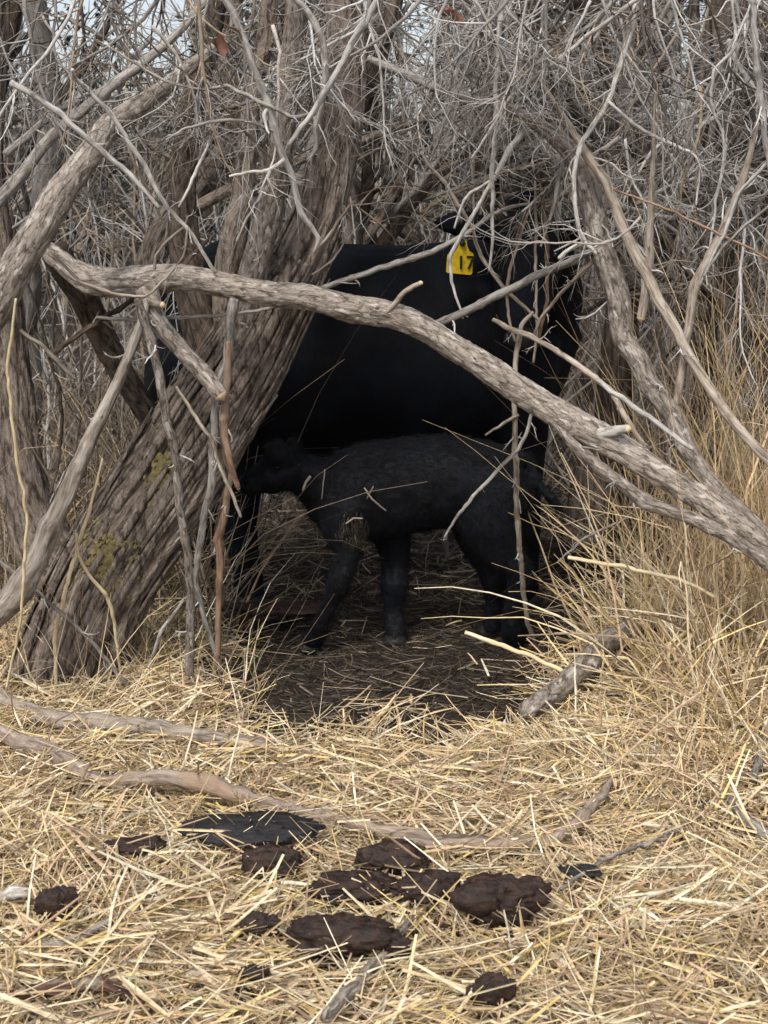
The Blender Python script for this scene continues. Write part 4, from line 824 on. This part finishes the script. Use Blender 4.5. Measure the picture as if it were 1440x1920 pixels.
# loose straws lying over the dung
def over_dung():
    PP, WW, CC = [], [], []
    for c, rx, ry, rz in CLODS:
        n = int(6 + rx * 75)
        ang = rng.random(n) * 6.283
        st = c + np.stack([np.cos(ang) * rx * rng.uniform(.55, 1.25, n), -np.abs(np.sin(ang)) * ry * rng.uniform(.4, 1.2, n), rng.uniform(.015, .05, n)], -1)
        az = rng.random(n) * 6.283; d = np.stack([np.cos(az), np.sin(az) * .8, rng.normal(size=n) * .3], -1); L = rng.uniform(.05, .20, n)
        P, W = grow(st - norm(d) * L[:, None] * .5, d, L, rng.uniform(.0014, .0036, n), 6, .12, -.1, .5)
        # lift where a straw would cut through the lump
        e = ((P[:, :, 0] - c[0]) / rx) ** 2 + ((P[:, :, 1] - c[1]) / ry) ** 2
        P[:, :, 2] = np.maximum(P[:, :, 2], c[2] + .02 + rz * 1.35 * np.sqrt(np.clip(1 - e, 0, 1)))
        PP.append(P); WW.append(W); CC.append(pick(PAL_STRAW, n, .14))
    o = link('straws_on_dung', ribbon_mesh('straws_on_dung', [(np.concatenate(PP), np.concatenate(WW), np.concatenate(CC))], M['straw']), None, 'stuff')
    o['label'] = 'loose pale straws lying on and against the dung'; o['category'] = 'straw'
over_dung()
def crumbs(n):
    V, Fc = [], []
    for _ in range(n):
        c, rx, ry, rz = CLODS[rng.integers(0, len(CLODS))]
        a = rng.random() * 6.283; k = rng.uniform(.8, 1.7); x, y = c[0] + math.cos(a) * rx * k, c[1] + math.sin(a) * rx * k * .7
        s_ = rng.uniform(.003, .011); p = np.array([x, y, float(terrain(x, y)) + rng.uniform(.02, .06)]); k0 = len(V)
        o8 = norm(np.array([[1, 0, 0], [-1, 0, 0], [0, 1, 0], [0, -1, 0], [0, 0, 1], [0, 0, -1]]) + rng.normal(size=(6, 3)) * .3) * s_ * rng.uniform(.6, 1.3, (6, 1))
        V.extend(p + o8)
        for f in ((0, 2, 4), (2, 1, 4), (1, 3, 4), (3, 0, 4), (2, 0, 5), (1, 2, 5), (3, 1, 5), (0, 3, 5)): Fc.append([k0 + q for q in f])
    o = link('dung_crumbs', raw_mesh('dung_crumbs', np.array(V), np.array(Fc), M['dung']), None, 'stuff')
    o['label'] = 'small dark crumbs scattered round the dung lumps'; o['category'] = 'dung crumbs'
crumbs(420)

# ------------------------------------------------------------------ thickets
def shrub_parts(seed, n_stem=7, hgt=2.4, r=.014, n1=48, l1=.5, n2=130, l2=.22, lean=.35, pal=PAL_TWIG, grav=.4, spread=.3):
    global rng
    old = rng; rng = np.random.default_rng(seed)
    base = np.c_[rng.normal(size=(n_stem, 2)) * spread, np.full(n_stem, -.05)]
    d = np.c_[rng.normal(size=(n_stem, 2)) * lean, np.ones(n_stem)]
    P, R = grow(base, d, hgt * (.7 + .5 * rng.random(n_stem)), r * (.5 + rng.random(n_stem)), 11, .16, grav, .3)
    stems = [tubes_mesh('stem', [(P[i:i + 1], R[i:i + 1], pick(pal, 1))], M['twig'], 6) for i in range(n_stem)]
    a, b = sprout(P, R, n1, l1, .28, grav * .6, 7, .7, .5)
    a2, b2 = sprout(a, b, n2, l2, .3, grav * .5, 5, .8, .6)
    tw = tubes_mesh('twigs', [(a, b, pick(pal, len(a))), (a2, b2, pick(pal, len(a2)), 3)], M['twig'], 4)
    rng = old
    return stems, tw
variants = [shrub_parts(s, hgt=h_, pal=p_, lean=ln) for s, h_, p_, ln in [(31, 2.6, PAL_TWIG, .3), (32, 2.2, PAL_TWIG, .45), (33, 3.0, PAL_TWIG, .25), (34, 2.4, PAL_GREY, .4), (35, 2.8, PAL_TWIG, .5), (36, 2.0, PAL_GREY, .5)]]
def place_shrub(v, x, y, rz, sc, label, group):
    o = thing('bare_shrub', label, 'shrub', group, None, (x, y, float(terrain(x, y))))
    o.rotation_euler = (0, 0, rz); o.scale = (sc, sc, sc)
    st, tw = variants[v]
    for m_ in st:
        c = bpy.data.objects.new('stem', m_); S.collection.objects.link(c); c.parent = o
    c = bpy.data.objects.new('twigs', tw); S.collection.objects.link(c); c.parent = o; c['kind'] = 'stuff'
rs = np.random.default_rng(5)
def near_what(t):
    for lim, w_ in [(-.22, 'the thick limb at the far left'), (-.16, 'the smooth grey limb'), (-.09, 'the left limbs of the leaning tree'), (-.03, 'the leaning trunk'), (.03, 'the middle of the cow back'), (.08, 'the yellow ear tag'), (.14, 'the cow face'), (.20, 'the scaly right limb')]:
        if t < lim: return w_
    return 'the reeds at the right edge'
for i in range(12):
    y = 5.75 + 1.5 * rs.random(); x = -2.1 + 4.2 * (i + rs.random() * .8) / 12
    place_shrub(int(rs.integers(0, 6)), x, y, rs.random() * 6.28, .6 + .28 * rs.random(), 'bare grey brown shrub close behind ' + near_what(x / y), 'bare shrubs just behind the cow')
for i in range(24):
    y = 7.3 + 4.5 * rs.random(); x = (-.42 + .84 * (i + rs.random()) / 24) * y
    place_shrub(int(rs.integers(0, 6)), x, y, rs.random() * 6.28, (.55 if -.28 < x / y < -.1 else .8) + .3 * rs.random(), 'distant bare shrub seen beyond ' + near_what(x / y), 'bare shrubs further back')
# big trees behind
def back_tree(x, y, r, hgt, lean, seed, m, label, nb=7, twn=90):
    global rng
    old = rng; rng = np.random.default_rng(seed)
    t = thing('bare_tree', label, 'tree', 'trees behind the cow', None, (x, y, float(terrain(x, y))))
    z0 = float(terrain(x, y)); n = 7
    P = np.array([[x, y, z0 - .1]] + [[x + lean * hgt * (k / n) + rng.normal() * .06, y + rng.normal() * .06, z0 + hgt * k / n] for k in range(1, n + 1)])
    R = np.linspace(r, r * .4, n + 1)
    me, SP, SR = limb_mesh('trunk', P, R, M[m], rough=.2, seed=seed, sides=20, seg=60, flare=.25); link('trunk', me, t)
    bs, br = sprout(SP[None], SR[None], nb, hgt * .45, .16, -.15, 9, .6, .5, .12)
    for i in range(nb):
        me = tubes_mesh('branch', [(bs[i:i + 1], br[i:i + 1], pick(PAL_TWIG, 1))], M[m], 8); link('branch', me, t)
    a, b = sprout(bs, br, twn, .7, .25, .2, 7, .7, .4); b = np.minimum(b, .012)
    a2, b2 = sprout(a, b, twn * 3, .28, .3, .2, 5, .8, .6)
    link('crown', tubes_mesh('crown', [(a, b, pick(PAL_TWIG, len(a))), (a2, b2, pick(PAL_TWIG, len(a2)), 3)], M['twig'], 4), t, 'stuff')
    rng = old
BT = [(-1.65, 6.2, .07, 4, .10, 'grey', 'dark bare tree at the far left behind the leaning one'),
      (-1.2, 6.6, .08, 4, .22, 'trunk', 'brown bare tree leaning right behind the leaning limbs'),
      (-.75, 6.9, .07, 4, .30, 'grey', 'dark bare tree between the leaning trunk and far left'),
      (-.42, 6.4, .06, 4, .18, 'trunk', 'slim furrowed tree directly behind the leaning trunk'),
      (-.15, 7.4, .12, 4, -.1, 'dark', 'dark tree behind the cow back'),
      (.35, 7.9, .11, 4, .12, 'dark', 'dark tree behind the yellow tag side of the cow'),
      (.93, 5.75, .08, 4, -.04, 'dark', 'furrowed dark trunk just right of the cow chest'),
      (1.32, 6.0, .08, 4, .05, 'trunk', 'brown trunk behind the right hand limbs'),
      (1.55, 5.3, .07, 4, .03, 'trunk', 'thin reddish trunk at the right edge among reeds'),
      (1.1, 7.6, .12, 4, -.15, 'dark', 'distant trunk leaning left at upper right'),
      (-2.6, 7.4, .14, 5, .12, 'dark', 'thick distant trunk at the left edge'),
      (2.2, 8.2, .15, 5, -.1, 'dark', 'thick distant trunk beyond the right edge')]
for i, b in enumerate(BT): back_tree(*b[:5], 200 + i, b[5], b[6])
# broken stump right of the calf
me, _, _ = limb_mesh('tree_stump', [at(1100, 1015, 4.95), at(1104, 960, 4.95), at(1110, 890, 4.97), at(1112, 872, 4.98)], [.085, .075, .07, .06], M['trunk'], rough=.2, seed=77, sides=26, seg=30)
thing('tree_stump', 'short broken brown stump right of the calf tail', 'stump', None, me)

# boughs hanging from above, in front of and over the cow
def bough(label, px, py, Y0, dx, dz, length, seed, pal, n1=26, n2=70, l1=.28, l2=.14, r=.0085):
    global rng
    old = rng; rng = np.random.default_rng(seed)
    P, R = grow(at(px, py, Y0)[None], (dx, rng.normal() * .25, dz), length, r, 12, .17, .15, .35)
    o = thing('hanging_bough', label, 'branch', 'twiggy boughs hanging over the cow', tubes_mesh('hanging_bough', [(P, R, pick(pal, 1))], M['pale' if pal is PAL_GREY else 'grey'], 6))
    a, b = sprout(P, R, n1, l1, .32, .25, 7, .9, .5); a2, b2 = sprout(a, b, n2, l2, .34, .2, 5, .9, .65)
    link('twigs', tubes_mesh('twigs', [(a, b, pick(pal, len(a))), (a2, b2, pick(pal, len(a2)), 3)], M['twig'], 4), o, 'stuff')
    rng = old
rs = np.random.default_rng(17)
for i in range(26):
    px = 640 + 860 * (i + rs.random()) / 26; py = rs.uniform(-120, 120)
    yy = rs.uniform(4.0, 5.3); dx = rs.normal() * .7
    tone = 'pale grey' if i % 2 else 'brown grey'; where_ = ['above the cow back', 'above the yellow ear tag', 'above the cow face', 'over the scaly right limb', 'near the top right corner'][min(4, max(0, int((px - 640) / 172)))]
    way = 'dropping steeply' if i % 3 else ('reaching right' if dx > 0 else 'reaching left')
    bough('%s twiggy bough %s %s' % (tone, way, where_), px, py, yy, dx, -1.0 if i % 3 else -.35, rs.uniform(.45, .8) * (.62 if 800 < px < 1110 else 1), 300 + i, PAL_GREY if i % 2 else PAL_TWIG)
for i in range(14):
    px = -40 + 640 * (i + rs.random()) / 14; py = rs.uniform(-150, 100)
    dx = rs.normal() * .6; where_ = ['at the top left corner', 'beside the sky gap at upper left', 'right of the sky gap at upper left', 'behind the top of the leaning trunk'][min(3, max(0, int((px + 40) / 160)))]
    bough('brown twiggy bough slanting %s %s' % ('right' if dx > 0 else 'left', where_), px, py, rs.uniform(4.4, 5.4), dx, -1, rs.uniform(.4, .8), 400 + i, PAL_TWIG, *((14, 40) if px < 360 else (30, 95)))
for i in range(10):
    px = 1120 + 330 * rs.random(); py = rs.uniform(150, 450)
    dx, dz = rs.normal() * .9, rs.normal() * .6
    bough('fine %s bough %s %s at the right' % ('pale grey' if i % 2 else 'brown grey', 'pointing up' if dz > 0 else 'hanging down', 'between the two slanting limbs' if px < 1280 else 'above the reeds'), px, py, rs.uniform(4.0, 5.0), dx, dz, rs.uniform(.3, .6), 500 + i, PAL_GREY if i % 2 else PAL_TWIG)

# ------------------------------------------------------------------ far wood with dark leaves against the sky
def far_wood():
    n = 260
    y = rng.uniform(12, 26, n); x = rng.uniform(-.38, .38, n) * y
    st = np.stack([x, y, terrain(x, y) - .1], -1)
    hh_ = rng.uniform(3, 7, n); gp = ((x / y > -.27) & (x / y < -.12)) | ((x / y > .02) & (x / y < .07)) | ((x / y > .2) & (x / y < .27)); hh_[gp] = 1.2
    P, R = grow(st, np.c_[rng.normal(size=(n, 2)) * .18, np.ones(n)], hh_, rng.uniform(.02, .08, n), 7, .1, 0, .3)
    a, b = sprout(P, R, 1700, 1.4, .2, .1, 5, .7, .35); a2, b2 = sprout(a, b, 5500, .5, .25, .1, 4, .8, .55)
    b2 = np.maximum(b2, .004)
    o = link('far_wood', tubes_mesh('far_wood', [(P, R, pick(PAL_TWIG * .8, n), 5), (a, b, pick(PAL_TWIG * .9, len(a)), 4), (a2, b2, pick(PAL_TWIG, len(a2)), 3)], M['twig']), None, 'stuff')
    o['label'] = 'far bare woodland closing the view behind the thicket'; o['category'] = 'woodland'
    # leaves
    m = 90000
    y = rng.uniform(13, 20, m); x = rng.uniform(-.36, .36, m) * y; z = terrain(x, y) + rng.uniform(.2, 6.5, m)
    gap = (((x / y > -.26) & (x / y < -.13)) | ((x / y > .02) & (x / y < .07)) | ((x / y > .2) & (x / y < .27))) & ((z - CH) / y > .05); k = fbm(x * .9, y * .35, z * .9, 4) > np.where(gap, .57, np.where((z - CH) / y > .06, .515, .44)); x, y, z = x[k], y[k], z[k]; m = len(x)
    c = np.stack([x, y, z], -1); u = norm(rng.normal(size=(m, 3))); v = norm(np.cross(u, rng.normal(size=(m, 3)))); s = rng.uniform(.03, .075, m)[:, None]
    V = np.stack([c - u * s, c + v * s * .45, c + u * s, c - v * s * .45], 1).reshape(-1, 3)
    pal = np.array([(.045, .050, .038), (.06, .055, .04), (.035, .035, .03), (.09, .07, .05)])
    o2 = link('far_foliage', raw_mesh('far_foliage', V, np.arange(m * 4).reshape(-1, 4), M['leaf'], {'col': np.repeat(np.c_[pick(pal, m), np.ones(m)], 4, 0)}, smooth=False), None, 'stuff')
    o2['label'] = 'dark leafy mass of the wood with sky showing through'; o2['category'] = 'foliage'
far_wood()
# fine silver branches hanging in front
def veil(parent, n, px0, px1, Y0, Y1, seed, lmax, py0=-140, py1=60):
    global rng
    old = rng; rng = np.random.default_rng(seed)
    for i in range(n):
        px = px0 + (px1 - px0) * (i + rng.random()) / n; py = rng.uniform(py0, py1); L = rng.uniform(.35, lmax) * (.62 if 800 < px < 1110 else 1)
        pal = PAL_GREY if rng.random() < .7 else PAL_TWIG
        P, R = grow(at(px, py, rng.uniform(Y0, Y1))[None], (rng.normal() * .55, rng.normal() * .12, -1), L, rng.uniform(.0035, .0065), 14, .2, .1, .3)
        a, b = sprout(P, R, 11, .22, .3, .2, 7, .8, .6); a2, b2 = sprout(a, b, 22, .11, .32, .15, 5, .9, .7)
        o = link('branch', tubes_mesh('branch', [(P, R, pick(pal, 1))], M['twig'], 6), parent)
        link('twigs', tubes_mesh('twigs', [(a, b, pick(pal, len(a))), (a2, b2, pick(pal, len(a2)), 3)], M['twig'], 4), o, 'stuff')
    rng = old
veil(tree, 20, -40, 660, 3.6, 4.2, 901, .75)
veil(tree, 14, -60, 500, 4.6, 5.4, 902, 1.1, -60, 420)
over = thing('overhanging_tree', 'overhanging tree at the right whose fine silver branches hang before the cow head', 'tree', None, None, (1.75, 4.4, 0))
for pts, wd in [([(1790, 1300), (1740, 800), (1640, 300), (1480, -60), (1250, -240), (1000, -300), (760, -320)], [120, 100, 84, 64, 50, 38, 24]), ([(1650, 330), (1560, 150), (1500, -100), (1490, -350)], [70, 50, 40, 30])]:
    branch('limb', pts, wd, [4.4, 4.3, 4.2, 4.2], 'limb', parent=over)
veil(over, 34, 640, 1500, 3.65, 4.35, 903, .72)
veil(over, 14, 1130, 1500, 3.7, 4.6, 904, .6, 120, 420)
def shade_canopy():  # twigs kept above the view, added to darken the hollow round the animals
    P, R = grow(np.stack([rng.uniform(-2.2, 2.2, 80), rng.uniform(4.2, 6.0, 80), rng.uniform(2.35, 3.3, 80)], -1), rng.normal(size=(80, 3)) * [1, 1, .25], 1.3, .012, 9, .2, 0, .3)
    P[:, :, 2] = np.maximum(P[:, :, 2], CH + .16 * P[:, :, 1] + .12)
    a, b = sprout(P, R, 900, .5, .3, .05, 6, .8, .5); a2, b2 = sprout(a, b, 2600, .22, .3, .05, 4, .8, .6)
    for q in (a, a2): q[:, :, 2] = np.maximum(q[:, :, 2], CH + .15 * q[:, :, 1] + .08)
    o = link('added_shade_twigs', tubes_mesh('added_shade_twigs', [(P, R, pick(PAL_TWIG, len(P))), (a, b, pick(PAL_TWIG, len(a)), 3), (a2, b2, pick(PAL_TWIG, len(a2)), 3)], M['twig'], 5), None, 'stuff')
    o['label'] = 'bare twigs added overhead, out of view, to shade the hollow'; o['category'] = 'twigs'
shade_canopy()
# loose strips of bark on the big trunk
def bark_strips(n):
    rs = np.random.default_rng(77); ok = 0
    while ok < n:
        t = rs.uniform(.04, .62); i = int(t * (len(TP) - 2)); ax = norm(TP[i + 1] - TP[i]); e = norm(np.cross(ax, [0, 1, 0])); f = np.cross(e, ax)
        if f[1] > 0: f = -f
        th = rs.uniform(-1.35, 1.35); L = rs.uniform(.06, .20); wd = rs.uniform(.006, .014); K = 8; V = []; lift = rs.uniform(.004, .02)
        for k in range(K):
            s_ = (k / (K - 1) - .5) * L; j = int(np.clip(i + s_ / .007, 0, len(TP) - 1)); w_ = wd * math.sin(math.pi * (k + .6) / K) ** .6 * rs.uniform(.75, 1.2)
            for q in (-1, 0, 1):
                a_ = th + q * w_ / TR[j]; rr = TR[j] * 1.05 + lift * (k / (K - 1)) ** 2 + (.004 if q == 0 else 0)
                V.append(TP[j] + rr * (e * math.sin(a_) + f * math.cos(a_)))
        V = np.array(V); V2 = np.vstack([V, V - (f * .004)])
        idx = np.arange(K * 3).reshape(K, 3); top = np.stack([idx[:-1, :-1], idx[:-1, 1:], idx[1:, 1:], idx[1:, :-1]], -1).reshape(-1, 4)
        ring = np.concatenate([idx[:, 0], idx[-1, 1:], idx[::-1, 2][1:], [idx[0, 1]]]); nr = np.roll(ring, -1); side = np.stack([ring, nr, nr + K * 3, ring + K * 3], -1)
        bk = np.stack([V2[:, 0] * 1, V2[:, 1], V2[:, 2]], -1)
        link('bark_strip', raw_mesh('bark_strip', V2, np.concatenate([top, top[:, ::-1] + K * 3, side]), M['trunk'], {'bk': bk, 'rnd': np.full(len(V2), rs.random())}), tree); ok += 1
bark_strips(90)
# curled dead leaves caught in the twigs
def dead_leaf(label, px, py, Y0, s, seed):
    r_ = np.random.default_rng(seed); c = at(px, py, Y0); V = []
    for i in range(7):
        t = i / 6; wd = math.sin(math.pi * t) ** .7 * .32 * s + .001
        for j in (-1, 0, 1): V.append((j * wd * .8, (abs(j) * wd * .7) + math.sin(t * 3) * s * .2, (t - .5) * s + .1 * s * math.sin(5 * t + seed)))
    V = np.array(V); a = r_.random() * 3; ca, sa = math.cos(a), math.sin(a)
    V = np.stack([V[:, 0] * ca - V[:, 2] * sa, V[:, 1], V[:, 0] * sa + V[:, 2] * ca], -1) + c
    idx = np.arange(21).reshape(7, 3); f = np.stack([idx[:-1, :-1], idx[:-1, 1:], idx[1:, 1:], idx[1:, :-1]], -1).reshape(-1, 4)
    thing('dead_leaf', label, 'leaf', 'dead leaves caught in the twigs', raw_mesh('dead_leaf', V, f, M['leaf'], {'col': np.tile((.15, .065, .042, 1), (21, 1))}))
dead_leaf('curled reddish dead leaf high above the cow back', 835, 18, 3.9, .055, 1)
dead_leaf('paler curled leaf just right of the reddish one at the top', 858, 32, 3.9, .055, 2)
dead_leaf('orange dead leaf beside the chalky crooked branch near the top', 415, 85, 3.65, .05, 3)
